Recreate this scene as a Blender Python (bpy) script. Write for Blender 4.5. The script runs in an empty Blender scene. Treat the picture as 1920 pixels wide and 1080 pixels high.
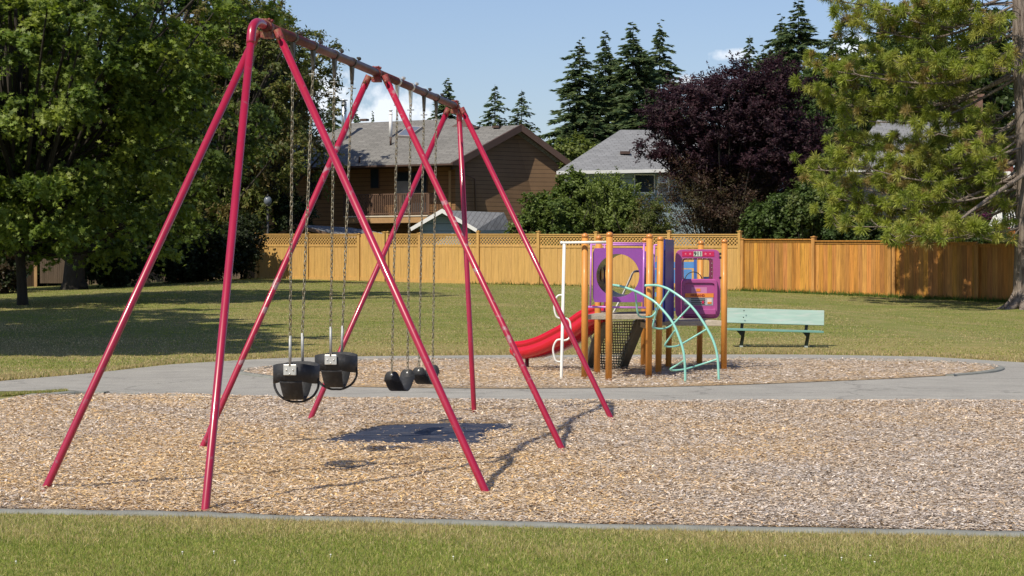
import bpy, math, random
import numpy as np
from mathutils import Vector, Matrix
rnd = random.Random(7)
R = np.random.RandomState(11)
scene = bpy.context.scene
COL = scene.collection
F = 4000.0; CH = 1.42; HY = 511.0
SH = (0.52, 0.645)                       # ground shadow offset per metre of height
def P(px, py, d): return Vector(((px - 960) * d / F, d, CH + (HY - py) * d / F))
def G(px, py, z=0.0):
    d = (CH - z) * F / (py - HY); return P(px, py, d)
# ---------------- terrain ----------------
def yf(X):      # depth of the fence line
    return float(np.interp(X, [-40, -20, -10.3, 7.9, 15.5, 20, 40], [90, 89, 86, 74, 66, 61, 50]))
def zf(X):
    return float(np.interp(X, [-40, -20, -15, -10.3, -3.55, 1.0, 7.9, 15.5, 22, 40], [.7, .83, 1.0, 1.205, 1.04, .957, .79, .50, .4, .4]))
def terrv(x, y):
    x = np.asarray(x, float); y = np.asarray(y, float)
    Y = np.interp(x, [-40, -20, -10.3, 7.9, 15.5, 20, 40], [90, 89, 86, 74, 66, 61, 50])
    Z = np.interp(x, [-40, -20, -15, -10.3, -3.55, 1.0, 7.9, 15.5, 22, 40], [.7, .83, 1.0, 1.205, 1.04, .957, .79, .50, .4, .4])
    t = np.clip((y - 37.5) / (Y - 37.5), 0, 1); t = t ** np.interp(x, [8, 14], [1.0, 2.6])
    g = .75 * t + .25 * t * t * (3 - 2 * t); g = np.where(t < .08, g * t / .08, g)
    return Z * g
def terr(x, y): return float(terrv(x, y))
def hit(px, py):
    d = 30.0
    while d < 200:
        p = P(px, py, d)
        if p.z <= terr(p.x, p.y): return p
        d += .05
    return P(px, py, 200)
# ---------------- materials ----------------
MATS = {}
def nd(nt, t, **kw):
    n = nt.nodes.new(t)
    for k, v in kw.items(): setattr(n, k, v)
    return n
def mat(name, col=(.5, .5, .5), rough=.6, var=.15, scale=3.0, stretch=(1, 1, 1), bump=0.0, bscale=30.0, metallic=0.0, attr=False,
        lines=None, shingle=False, leaf=False, spec=.4, col2=None, thr=None, col3=None, coat=0.0, detail=4):
    m = bpy.data.materials.new(name); m.use_nodes = True; nt = m.node_tree; L = nt.links
    b = nt.nodes['Principled BSDF']
    b.inputs['Roughness'].default_value = rough; b.inputs['Metallic'].default_value = metallic
    b.inputs['Specular IOR Level'].default_value = spec
    if coat: b.inputs['Coat Weight'].default_value = coat; b.inputs['Coat Roughness'].default_value = .12
    tc = nd(nt, 'ShaderNodeTexCoord'); mp = nd(nt, 'ShaderNodeMapping'); mp.inputs['Scale'].default_value = stretch
    L.new(tc.outputs['Object'], mp.inputs['Vector'])
    if attr:
        a = nd(nt, 'ShaderNodeAttribute'); a.attribute_name = 'Col'; base = a.outputs['Color']
    else:
        c = nd(nt, 'ShaderNodeRGB'); c.outputs[0].default_value = (*col, 1); base = c.outputs[0]
    def mix(f, a, b_, mode='MIX'):
        x = nd(nt, 'ShaderNodeMix', data_type='RGBA', blend_type=mode)
        for s, v in ((0, f), (6, a), (7, b_)):
            if hasattr(v, 'is_linked') or hasattr(v, 'links'): L.new(v, x.inputs[s])
            else: x.inputs[s].default_value = v if s == 0 else (*v, 1)
        return x.outputs[2]
    if shingle:
        uv = nd(nt, 'ShaderNodeUVMap')
        br = nd(nt, 'ShaderNodeTexBrick')
        L.new(uv.outputs[0], br.inputs['Vector'])
        br.inputs['Color1'].default_value = (*[v * .86 for v in col], 1); br.inputs['Color2'].default_value = (*[v * 1.12 for v in col], 1)
        br.inputs['Mortar'].default_value = (*[v * .6 for v in col], 1)
        br.inputs['Scale'].default_value = 1; br.inputs['Brick Width'].default_value = .42; br.inputs['Row Height'].default_value = .17
        br.inputs['Mortar Size'].default_value = .018; br.inputs['Bias'].default_value = -.1; br.offset = .37
        base = br.outputs['Color']
    if var:
        n = nd(nt, 'ShaderNodeTexNoise'); n.inputs['Scale'].default_value = scale; n.inputs['Detail'].default_value = detail; n.inputs['Roughness'].default_value = .6
        L.new(mp.outputs[0], n.inputs['Vector'])
        mr = nd(nt, 'ShaderNodeMapRange'); mr.inputs[1].default_value = .3; mr.inputs[2].default_value = .7
        mr.inputs[3].default_value = 1 - var; mr.inputs[4].default_value = 1 + var; L.new(n.outputs[0], mr.inputs[0])
        vm = nd(nt, 'ShaderNodeVectorMath', operation='SCALE'); L.new(base, vm.inputs[0]); L.new(mr.outputs[0], vm.inputs['Scale'])
        base = vm.outputs[0]
    if col2 is not None:      # patches of a second colour
        n2 = nd(nt, 'ShaderNodeTexNoise'); n2.inputs['Scale'].default_value = scale * (thr[2] if len(thr) > 2 else 1.7); n2.inputs['Detail'].default_value = 6
        mp2 = nd(nt, 'ShaderNodeMapping'); mp2.inputs['Location'].default_value = (3.1, 7.7, 1.3); mp2.inputs['Scale'].default_value = stretch
        L.new(tc.outputs['Object'], mp2.inputs['Vector']); L.new(mp2.outputs[0], n2.inputs['Vector'])
        r2 = nd(nt, 'ShaderNodeMapRange'); r2.inputs[1].default_value = thr[0]; r2.inputs[2].default_value = thr[1]; L.new(n2.outputs[0], r2.inputs[0])
        base = mix(r2.outputs[0], base, col2)
    if lines:                 # horizontal lap siding: height period, line share
        sx = nd(nt, 'ShaderNodeSeparateXYZ'); L.new(tc.outputs['Object'], sx.inputs[0])
        dv = nd(nt, 'ShaderNodeMath', operation='DIVIDE'); L.new(sx.outputs['Z'], dv.inputs[0]); dv.inputs[1].default_value = lines[0]
        fr = nd(nt, 'ShaderNodeMath', operation='FRACT'); L.new(dv.outputs[0], fr.inputs[0])
        lt = nd(nt, 'ShaderNodeMath', operation='LESS_THAN'); L.new(fr.outputs[0], lt.inputs[0]); lt.inputs[1].default_value = lines[1]
        vm = nd(nt, 'ShaderNodeVectorMath', operation='SCALE'); L.new(base, vm.inputs[0]); vm.inputs['Scale'].default_value = .35
        x = nd(nt, 'ShaderNodeMix', data_type='RGBA'); L.new(lt.outputs[0], x.inputs[0]); L.new(base, x.inputs[6]); L.new(vm.outputs[0], x.inputs[7]); base = x.outputs[2]
    L.new(base, b.inputs['Base Color'])
    if bump:
        nb = nd(nt, 'ShaderNodeTexNoise'); nb.inputs['Scale'].default_value = bscale; nb.inputs['Detail'].default_value = 5; L.new(mp.outputs[0], nb.inputs['Vector'])
        bp = nd(nt, 'ShaderNodeBump'); bp.inputs['Strength'].default_value = min(1, bump); bp.inputs['Distance'].default_value = .02 * max(1, bump)
        L.new(nb.outputs[0], bp.inputs['Height']); L.new(bp.outputs[0], b.inputs['Normal'])
    if leaf:
        tr = nd(nt, 'ShaderNodeBsdfTranslucent'); ms = nd(nt, 'ShaderNodeMixShader'); ms.inputs[0].default_value = .38
        hv = nd(nt, 'ShaderNodeHueSaturation'); hv.inputs['Value'].default_value = 1.35; hv.inputs['Saturation'].default_value = 1.1
        L.new(base, hv.inputs['Color']); L.new(hv.outputs[0], tr.inputs[0])
        L.new(b.outputs[0], ms.inputs[1]); L.new(tr.outputs[0], ms.inputs[2]); L.new(ms.outputs[0], nt.nodes['Material Output'].inputs[0])
    MATS[name] = m
    return m
# ---------------- objects ----------------
ORG = {}
def tag(o, label=None, cat=None, group=None, kind=None):
    if label: o['label'] = label
    if cat: o['category'] = cat
    if group: o['group'] = group
    if kind: o['kind'] = kind
    return o
def thing(name, loc, label, cat, group=None):
    o = bpy.data.objects.new(name, None); COL.objects.link(o); o.location = loc; o.empty_display_size = .2
    ORG[o.name] = Vector(loc); return tag(o, label, cat, group)
def setcol(me, cols_per_face, counts):
    a = me.color_attributes.new('Col', 'FLOAT_COLOR', 'CORNER')
    c = np.repeat(np.asarray(cols_per_face, dtype=np.float32), counts, axis=0)
    c = np.concatenate([c, np.ones((len(c), 1), np.float32)], axis=1)
    a.data.foreach_set('color', c.ravel())
def link(name, me, m, parent, origin):
    o = bpy.data.objects.new(name, me); COL.objects.link(o); me.materials.append(m)
    if parent is not None:
        o.parent = parent; ORG[o.name] = ORG[parent.name]
    else:
        o.location = origin; ORG[o.name] = Vector(origin)
    return o
def np_mesh(name, V, k, m, cols=None, parent=None, origin=(0, 0, 0), smooth=False, loops=None):
    """V: (nface*k,3) unshared verts, all faces k-gons (or pass loops (nf,k) with shared verts)"""
    V = np.asarray(V, np.float32).reshape(-1, 3)
    org = ORG[parent.name] if parent is not None else Vector(origin)
    V = V - np.array(org, np.float32)
    me = bpy.data.meshes.new(name)
    if loops is None: loops = np.arange(len(V), dtype=np.int32).reshape(-1, k)
    nf = len(loops)
    me.vertices.add(len(V)); me.vertices.foreach_set('co', V.ravel())
    me.loops.add(nf * k); me.loops.foreach_set('vertex_index', loops.ravel().astype(np.int32))
    me.polygons.add(nf); me.polygons.foreach_set('loop_start', np.arange(0, nf * k, k, dtype=np.int32))
    me.update(calc_edges=True)
    if smooth: me.polygons.foreach_set('use_smooth', np.ones(nf, bool))
    if cols is not None: setcol(me, cols, np.full(nf, k))
    return link(name, me, m, parent, org)
class MB:
    def __init__(s, col=(1, 1, 1)): s.v = []; s.f = []; s.c = []; s.s = []; s.col = col; s.uv = {}
    def face(s, idx, smooth=False): s.f.append(tuple(idx)); s.c.append(s.col); s.s.append(smooth)
    def poly(s, pts, uv=None):
        n = len(s.v); s.v += [Vector(p) for p in pts]; s.face(range(n, n + len(pts)))
        if uv: s.uv[len(s.f) - 1] = uv
        return s
    def hexa(s, b, t):
        n = len(s.v); s.v += [Vector(p) for p in b] + [Vector(p) for p in t]
        s.face((n + 3, n + 2, n + 1, n)); s.face((n + 4, n + 5, n + 6, n + 7))
        for i in range(4):
            j = (i + 1) % 4; s.face((n + i, n + j, n + 4 + j, n + 4 + i))
        return s
    def box(s, c, size, rz=0, M=None):
        c = Vector(c); hx, hy, hz = [q / 2 for q in size]
        if M is None: M = Matrix.Rotation(rz, 3, 'Z')
        q = lambda x, y, z: c + M @ Vector((x, y, z))
        return s.hexa([q(-hx, -hy, -hz), q(hx, -hy, -hz), q(hx, hy, -hz), q(-hx, hy, -hz)], [q(-hx, -hy, hz), q(hx, -hy, hz), q(hx, hy, hz), q(-hx, hy, hz)])
    def bar(s, a, b, w, h, up=(0, 0, 1)):
        a = Vector(a); b = Vector(b); d = (b - a); L = d.length; d.normalize(); x = d.cross(Vector(up))
        if x.length < 1e-4: x = d.cross(Vector((0, 1, 0)))
        x.normalize(); z = x.cross(d); M = Matrix((x, d, z)).transposed()
        return s.box((a + b) / 2, (w, L, h), M=M)
    def prism(s, pts, off):
        off = Vector(off); n = len(s.v); k = len(pts); s.v += [Vector(p) for p in pts] + [Vector(p) + off for p in pts]
        s.face(range(n, n + k)); s.face([n + k + i for i in range(k)][::-1])
        for i in range(k):
            j = (i + 1) % k; s.face((n + i, n + k + i, n + k + j, n + j))
        return s
    def ring(s, outer, inner, off):   # plate with a hole
        off = Vector(off); n = len(s.v); k = len(outer)
        s.v += [Vector(p) for p in outer] + [Vector(p) for p in inner] + [Vector(p) + off for p in outer] + [Vector(p) + off for p in inner]
        for i in range(k):
            j = (i + 1) % k
            s.face((n + i, n + j, n + k + j, n + k + i)); s.face((n + 2 * k + i, n + 3 * k + i, n + 3 * k + j, n + 2 * k + j))
            s.face((n + i, n + 2 * k + i, n + 2 * k + j, n + j)); s.face((n + k + i, n + k + j, n + 3 * k + j, n + 3 * k + i))
        return s
    def tube(s, pts, r, seg=10, cap=True, sc=None):
        pts = [Vector(p) for p in pts]; rr = r if isinstance(r, (list, tuple)) else [r] * len(pts)
        n0 = len(s.v); prev = None
        for i, p in enumerate(pts):
            t = (pts[min(i + 1, len(pts) - 1)] - pts[max(i - 1, 0)]).normalized()
            if prev is None:
                x = t.cross(Vector((0, 0, 1)));
                if x.length < 1e-3: x = Vector((1, 0, 0))
            else: x = prev - t * prev.dot(t)
            x.normalize(); prev = x; y = t.cross(x)
            for k in range(seg):
                a = 2 * math.pi * k / seg; s.v.append(p + (x * math.cos(a) + y * math.sin(a)) * rr[i])
        for i in range(len(pts) - 1):
            for k in range(seg):
                a = n0 + i * seg + k; b = n0 + i * seg + (k + 1) % seg; s.face((a, b, b + seg, a + seg), True)
        if cap:
            s.face([n0 + k for k in range(seg)][::-1]); s.face([n0 + (len(pts) - 1) * seg + k for k in range(seg)])
        return s
    def ball(s, c, r, seg=10, sq=(1, 1, 1)):
        c = Vector(c); n = 6; pts = []
        n0 = len(s.v); rings = n + 1
        for i in range(rings):
            th = math.pi * (i + .001) / (n + .002)
            for k in range(seg):
                a = 2 * math.pi * k / seg
                s.v.append(c + Vector((math.sin(th) * math.cos(a) * r * sq[0], math.sin(th) * math.sin(a) * r * sq[1], math.cos(th) * r * sq[2])))
        for i in range(n):
            for k in range(seg):
                a = n0 + i * seg + k; b = n0 + i * seg + (k + 1) % seg; s.face((a, a + seg, b + seg, b), True)
        return s
    def build(s, name, m, parent=None, origin=(0, 0, 0), bevel=0):
        me = bpy.data.meshes.new(name)
        org = ORG[parent.name] if parent is not None else Vector(origin)
        me.from_pydata([tuple(v - org) for v in s.v], [], s.f); me.update()
        me.polygons.foreach_set('use_smooth', s.s)
        setcol(me, s.c, [len(f) for f in s.f])
        if s.uv:
            u = me.uv_layers.new(name='UVMap')
            for fi, uvs in s.uv.items():
                for li, q in zip(me.polygons[fi].loop_indices, uvs): u.data[li].uv = q
        o = link(name, me, m, parent, org)
        if bevel:
            b = o.modifiers.new('bevel', 'BEVEL'); b.width = bevel; b.segments = 2; b.limit_method = 'ANGLE'
        return o
def smooth_path(pts, n=6):
    pts = [Vector(p) for p in pts]; out = []
    for i in range(len(pts) - 1):
        p0 = pts[max(i - 1, 0)]; p1 = pts[i]; p2 = pts[i + 1]; p3 = pts[min(i + 2, len(pts) - 1)]
        for k in range(n):
            t = k / n
            out.append(.5 * ((2 * p1) + (p2 - p0) * t + (2 * p0 - 5 * p1 + 4 * p2 - p3) * t * t + (3 * p1 - p0 - 3 * p2 + p3) * t ** 3))
    out.append(pts[-1]); return out
def text_mesh(name, s, size, loc, rx, rz, m, parent, depth=.002):
    cu = bpy.data.curves.new(name, 'FONT'); cu.body = s; cu.size = size; cu.extrude = depth; cu.align_x = 'CENTER'; cu.align_y = 'CENTER'; cu.offset = size * .02
    t = bpy.data.objects.new('t', cu); COL.objects.link(t); dg = bpy.context.evaluated_depsgraph_get(); dg.update()
    me = bpy.data.meshes.new_from_object(t.evaluated_get(dg)); bpy.data.objects.remove(t)
    me.transform(Matrix.Translation(Vector(loc) - ORG[parent.name]) @ Matrix.Rotation(rz, 4, 'Z') @ Matrix.Rotation(rx, 4, 'X'))
    me.materials.clear(); o = bpy.data.objects.new(name, me); COL.objects.link(o); me.materials.append(m); o.parent = parent; ORG[o.name] = ORG[parent.name]
    return o
def copy_tree(o, parent=None):
    c = o.copy(); COL.objects.link(c)
    if parent is not None: c.parent = parent
    for ch in o.children: copy_tree(ch, c)
    return c
# ---------------- camera, sun, sky ----------------
cam = bpy.data.cameras.new('camera'); cam.sensor_width = 36; cam.lens = F / 1920 * 36; cam.shift_y = -29 / 1920
cam.clip_start = .5; cam.clip_end = 3000
co = bpy.data.objects.new('camera', cam); COL.objects.link(co); co.location = (0, 0, CH); co.rotation_euler = (math.pi / 2, 0, 0); scene.camera = co
sl = bpy.data.lights.new('sun', 'SUN'); sl.energy = 4.0; sl.angle = math.radians(.5); sl.color = (1, .915, .76)
so = bpy.data.objects.new('sun', sl); COL.objects.link(so); so.location = (-20, -20, 40)
so.rotation_euler = Vector((SH[0], SH[1], -1)).to_track_quat('-Z', 'Y').to_euler()
w = bpy.data.worlds.new('World'); scene.world = w; w.use_nodes = True; nt = w.node_tree; L = nt.links
bg = nt.nodes['Background']
sky = nd(nt, 'ShaderNodeTexSky', sky_type='NISHITA'); sky.sun_disc = False
sky.sun_elevation = math.atan2(1, math.hypot(*SH)); sky.sun_rotation = math.atan2(-SH[0], -SH[1])
sky.air_density = 1.0; sky.dust_density = .8; sky.ozone_density = 1.6; sky.altitude = 100
tc = nd(nt, 'ShaderNodeTexCoord'); SKYT = (.86, .87, 1.0)
def cloudmask(px, py, sx, sz, seed, gain):
    c = P(px, py, 1000.); 
    mp = nd(nt, 'ShaderNodeMapping'); mp.vector_type = 'POINT'
    d = Vector((c.x, c.y, c.z - CH)).normalized()
    sub = nd(nt, 'ShaderNodeVectorMath', operation='SUBTRACT'); L.new(tc.outputs['Generated'], sub.inputs[0]); sub.inputs[1].default_value = d
    mul = nd(nt, 'ShaderNodeVectorMath', operation='MULTIPLY'); L.new(sub.outputs[0], mul.inputs[0]); mul.inputs[1].default_value = (1 / sx, 3, 1 / sz)
    ln = nd(nt, 'ShaderNodeVectorMath', operation='LENGTH'); L.new(mul.outputs[0], ln.inputs[0])
    n = nd(nt, 'ShaderNodeTexNoise'); n.inputs['Scale'].default_value = 95; n.inputs['Detail'].default_value = 9; n.inputs['Roughness'].default_value = .55
    ad = nd(nt, 'ShaderNodeVectorMath', operation='ADD'); L.new(tc.outputs['Generated'], ad.inputs[0]); ad.inputs[1].default_value = (seed, seed * .3, 0)
    L.new(ad.outputs[0], n.inputs['Vector'])
    a = nd(nt, 'ShaderNodeMath', operation='MULTIPLY_ADD'); L.new(n.outputs[0], a.inputs[0]); a.inputs[1].default_value = 2.6; a.inputs[2].default_value = -.75
    s = nd(nt, 'ShaderNodeMath', operation='SUBTRACT'); L.new(a.outputs[0], s.inputs[0]); L.new(ln.outputs['Value'], s.inputs[1])
    s2 = nd(nt, 'ShaderNodeMapRange'); s2.inputs[1].default_value = -.35; s2.inputs[2].default_value = .25; s2.inputs[4].default_value = gain; L.new(s.outputs[0], s2.inputs[0])
    return s2.outputs[0]
ms = [cloudmask(618, 172, .0135, .0135, 1.3, .97), cloudmask(720, 215, .036, .012, 4.1, .85), cloudmask(1378, 102, .012, .0035, 2.2, .7), cloudmask(1600, 95, .016, .007, 6.6, .8), cloudmask(1310, 152, .02, .004, 3.6, .9)]
acc = ms[0]
for q in ms[1:]:
    mx = nd(nt, 'ShaderNodeMath', operation='MAXIMUM'); L.new(acc, mx.inputs[0]); L.new(q, mx.inputs[1]); acc = mx.outputs[0]
mixc = nd(nt, 'ShaderNodeMix', data_type='RGBA'); L.new(acc, mixc.inputs[0]); tint = nd(nt, 'ShaderNodeVectorMath', operation='MULTIPLY'); L.new(sky.outputs[0], tint.inputs[0]); tint.inputs[1].default_value = SKYT; L.new(tint.outputs[0], mixc.inputs[6]); mixc.inputs[7].default_value = (8.4, 8.8, 9.4, 1)
L.new(mixc.outputs[2], bg.inputs[0]); bg.inputs[1].default_value = .088
scene.view_settings.view_transform = 'Standard'; scene.view_settings.look = 'None'; scene.view_settings.exposure = .46; scene.view_settings.gamma = 1
scene.cycles.max_bounces = 6; scene.cycles.transparent_max_bounces = 8
# ---------------- ground ----------------
def ground_mat(name, c1, c2, c3, s1, s2, bump, fine=60., straw=None):
    m = bpy.data.materials.new(name); m.use_nodes = True; t = m.node_tree; LL = t.links; b = t.nodes['Principled BSDF']; b.inputs['Roughness'].default_value = .95
    b.inputs['Specular IOR Level'].default_value = .15
    tcn = nd(t, 'ShaderNodeTexCoord')
    def noise(sc, det=5, st=(1, 1, 1), off=0, rough=.6):
        mp = nd(t, 'ShaderNodeMapping'); mp.inputs['Scale'].default_value = st; mp.inputs['Location'].default_value = (off, off, 0); LL.new(tcn.outputs['Object'], mp.inputs[0])
        n = nd(t, 'ShaderNodeTexNoise'); n.inputs['Scale'].default_value = sc; n.inputs['Detail'].default_value = det; n.inputs['Roughness'].default_value = rough; LL.new(mp.outputs[0], n.inputs[0]); return n.outputs[0]
    def mr(v, a, b_, c, d):
        x = nd(t, 'ShaderNodeMapRange'); x.inputs[1].default_value = a; x.inputs[2].default_value = b_; x.inputs[3].default_value = c; x.inputs[4].default_value = d; LL.new(v, x.inputs[0]); return x.outputs[0]
    def mx(f, a, b_):
        x = nd(t, 'ShaderNodeMix', data_type='RGBA'); LL.new(f, x.inputs[0])
        for s, v in ((6, a), (7, b_)):
            if isinstance(v, tuple): x.inputs[s].default_value = (*v, 1)
            else: LL.new(v, x.inputs[s])
        return x.outputs[2]
    c = mx(mr(noise(s1, 4), .38, .62, 0, 1), c1, c2)
    c = mx(mr(noise(s2, 6, off=9), .42, .66, 0, 1), c, c3)
    if straw:                                # dry strip beside the paved edges: along y
        sp = nd(t, 'ShaderNodeSeparateXYZ'); LL.new(tcn.outputs['Object'], sp.inputs[0])
        v = mr(noise(.6, 4, off=5), .3, .7, -1.6, 1.6)
        ad = nd(t, 'ShaderNodeMath', operation='ADD'); LL.new(sp.outputs['Y'], ad.inputs[0]); LL.new(v, ad.inputs[1])
        f1 = mr(ad.outputs[0], straw[0], straw[1], straw[2], 0); f2 = mr(ad.outputs[0], straw[3], straw[4], 0, straw[2])
        ml = nd(t, 'ShaderNodeMath', operation='MULTIPLY'); LL.new(f1, ml.inputs[0]); LL.new(f2, ml.inputs[1]); ml.inputs[1].default_value = 1
        LL.new(f2, ml.inputs[1])
        c = mx(ml.outputs[0], c, (.30, .235, .10))
    if name == 'asphalt':
        vo = nd(t, 'ShaderNodeTexVoronoi', feature='DISTANCE_TO_EDGE'); vo.inputs['Scale'].default_value = .42
        wn = nd(t, 'ShaderNodeTexNoise'); wn.inputs['Scale'].default_value = 2.5; wn.inputs['Detail'].default_value = 5; LL.new(tcn.outputs['Object'], wn.inputs[0])
        av = nd(t, 'ShaderNodeVectorMath', operation='MULTIPLY_ADD'); LL.new(wn.outputs['Color'], av.inputs[0]); av.inputs[1].default_value = (.5, .5, .5); LL.new(tcn.outputs['Object'], av.inputs[2]); LL.new(av.outputs[0], vo.inputs[0])
        c = mx(mr(vo.outputs[0], .003, .011, .45, 0), c, (.10, .098, .09))
        c = mx(mr(noise(1.2, 7, st=(.35, 1, 1), off=21), .55, .72, 0, .55), c, (.20, .195, .18))
        c = mx(mr(noise(2.2, 7, off=33), .60, .75, 0, .6), c, (.36, .34, .30))
    fn = mr(noise(fine, 4, off=3, rough=.7), .3, .7, .62, 1.38)
    vm = nd(t, 'ShaderNodeVectorMath', operation='SCALE'); LL.new(c, vm.inputs[0]); LL.new(fn, vm.inputs['Scale'])
    LL.new(vm.outputs[0], b.inputs['Base Color'])
    bp = nd(t, 'ShaderNodeBump'); bp.inputs['Strength'].default_value = 1; bp.inputs['Distance'].default_value = bump; LL.new(noise(fine * .8, 4), bp.inputs['Height']); LL.new(bp.outputs[0], b.inputs['Normal'])
    return m
m_lawn = ground_mat('lawn', (.14, .165, .042), (.18, .185, .055), (.24, .205, .085), .35, 1.1, .02, 26., straw=(38.5, 44, .75, 34, 36.5))
m_fore = m_lawn
m_chipbase = ground_mat('chip_bed', (.42, .32, .21), (.36, .29, .22), (.45, .32, .18), .6, 2.5, .006, 70.)
m_asph = ground_mat('asphalt', (.29, .28, .255), (.32, .308, .28), (.26, .25, .23), .5, 2.0, .004, 90.)
m_kerb = mat('kerb_concrete', (.20, .205, .185), .9, .22, 4, bump=.5, bscale=60, col2=(.17, .17, .15), thr=(.55, .75))
xs = sorted(set([-600, -300, -150, -80] + list(np.arange(-60, 61, 2.0)) + [80, 150, 300, 600])); ys = [-40, -10] + list(np.arange(0, 100, 1.5)) + [110, 130, 170, 250, 400, 800, 1500]
V = [(x, y, terr(x, y)) for y in ys for x in xs]; nx = len(xs)
lo = np.array([[j * nx + i, j * nx + i + 1, (j + 1) * nx + i + 1, (j + 1) * nx + i] for j in range(len(ys) - 1) for i in range(nx - 1)])
tag(np_mesh('ground', V, 4, m_lawn, loops=lo, smooth=True), kind='structure')
def sheet(name, back, front, z, m, xr):
    """ground strip between two pixel polylines (back: far edge, front: near edge)"""
    bx = [(G(*p).x, G(*p).y) for p in back]; fx = [(G(*p).x, G(*p).y) for p in front]
    X = np.linspace(xr[0], xr[1], 90)
    B = np.interp(X, *zip(*sorted(bx))); Fr = np.interp(X, *zip(*sorted(fx)))
    V = []; n = 3
    for x, b, f in zip(X, B, Fr):
        for k in range(n): V.append((x, f + (b - f) * k / (n - 1), z + 0))
    lo = np.array([[i * n + k, (i + 1) * n + k, (i + 1) * n + k + 1, i * n + k + 1] for i in range(len(X) - 1) for k in range(n - 1)])
    return tag(np_mesh(name, V, 4, m, loops=lo), kind='structure'), X, B, Fr
ISL = [(450, 699), (470, 694.5), (513, 690.5), (600, 683), (668, 677), (800, 675), (960, 674), (1200, 674), (1365, 675), (1500, 675.5), (1600, 676.5), (1740, 679), (1800, 682.5), (1850, 687), (1872, 691),
       (1866, 696), (1840, 700), (1780, 705), (1690, 710), (1600, 714), (1480, 719), (1400, 722), (1250, 726.5), (1100, 729), (960, 730), (856, 729), (760, 728), (668, 726.5), (597, 719.5), (520, 710), (470, 704)]
islpts = [G(*p) for p in ISL]
# path: one sheet; the chip bed of the island lies over it
pb = [(-300, 745), (0, 715), (163, 701), (326, 683), (513, 672), (700, 668), (960, 666), (1370, 665), (1500, 665), (1740, 669), (1920, 680), (2100, 697)]
pf = [(-300, 748), (0, 734), (60, 733.5), (130, 732.5), (165, 735), (200, 737), (400, 742), (700, 748), (960, 751), (1300, 752), (1920, 752), (2300, 752)]
pathsheet, PX, PB, PF = sheet('path', pb, pf, .004, m_asph, (-9.0, 9.5))
# front pit chip bed
cb = [(-300, 790), (0, 756), (60, 745), (155, 739.5), (200, 739), (400, 744), (700, 750), (960, 753), (1300, 754), (1920, 754), (2300, 754)]
cf = [(-600, 940), (0, 962), (200, 965), (385, 969), (560, 975), (900, 985), (1200, 992), (1600, 1000), (1920, 1006), (2400, 1012)]
pit, CX, CB, CF = sheet('chip_bed', cb, cf, .008, m_chipbase, (-9.0, 9.0))
pit.name = 'wood_chip_bed'
mb = MB(); mb.poly([(p.x, p.y, .010) for p in islpts][::-1]); tag(mb.build('island_chip_bed', m_chipbase), kind='structure')
def kerb(name, pts, w, h, z0=-.05):
    pts = smooth_path(pts, 5); mb = MB(); ring = []
    for i, p in enumerate(pts):
        t = (pts[min(i + 1, len(pts) - 1)] - pts[max(i - 1, 0)]); t.z = 0; t.normalize(); nn = Vector((-t.y, t.x, 0)); hh = h + rnd.uniform(-.004, .004)
        ring.append([(p + nn * w / 2) + Vector((0, 0, z0)), (p + nn * w / 2) + Vector((0, 0, hh - .012)), (p + nn * (w / 2 - .015)) + Vector((0, 0, hh)), (p - nn * (w / 2 - .015)) + Vector((0, 0, hh)), (p - nn * w / 2) + Vector((0, 0, hh - .012)), (p - nn * w / 2) + Vector((0, 0, z0))])
    n = 0
    for r_ in ring: mb.v += r_
    for i in range(len(ring) - 1):
        for k in range(5): a = i * 6 + k; mb.face((a, a + 6, a + 7, a + 1), True)
    mb.face([0, 1, 2, 3, 4, 5][::-1]); e_ = (len(ring) - 1) * 6; mb.face([e_ + i for i in range(6)])
    return tag(mb.build(name, m_kerb), kind='structure')
kerb('front_kerb', [G(x, y) for x, y in [(-500, 950), (-200, 956), (0, 961), (200, 965), (385, 969), (560, 975), (900, 984.5), (1200, 992), (1600, 999.5), (1920, 1005.5), (2300, 1011)]], .13, .022)
kerb('pit_kerb', [G(x, y) for x, y in [(-350, 800), (-120, 772), (0, 755), (60, 744.5), (110, 740.5), (158, 738), (200, 738.5)]], .14, .03)
kerb('pit_back_edge', [G(x, y) for x, y in [(200, 739), (400, 744), (700, 749.5), (960, 752.5), (1300, 753.5), (1920, 753.5), (2200, 753.5)]], .18, .014)
kerb('island_kerb', [G(x, y) for x, y in [(540, 713), (470, 704), (449, 699), (470, 694), (513, 690), (600, 682.5), (668, 676.5), (960, 673.5), (1365, 674.5), (1600, 676), (1740, 678.5), (1800, 682), (1852, 686.5), (1874, 691), (1866, 696.5), (1840, 700.5), (1780, 705.5)]], .14, .03)
# ---------------- wood chips ----------------
m_chip = mat('wood_chip', attr=True, rough=.85, var=.1, scale=40, spec=.25)
PAL = np.array([(.62, .46, .29), (.49, .41, .34), (.66, .54, .41), (.56, .345, .15), (.34, .26, .19), (.62, .42, .19), (.51, .455, .42), (.27, .20, .14), (.74, .65, .54)])
def warm(x, y):   # fresh, yellower chips around the swings
    return np.exp(-(((x + 1.6) / 2.0) ** 2 + ((y - 15.5) / 3.0) ** 2)) * 1.0 + .5 * np.exp(-(((x - .6) / .6) ** 2 + ((y - 29) / .8) ** 2))
def inpoly(x, y, poly):
    c = np.zeros(len(x), bool); n = len(poly)
    for i in range(n):
        x1, y1 = poly[i].x, poly[i].y; x2, y2 = poly[i - 1].x, poly[i - 1].y
        if y1 == y2: continue
        c ^= ((y1 > y) != (y2 > y)) & (x < (x2 - x1) * (y - y1) / (y2 - y1) + x1)
    return c
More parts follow.
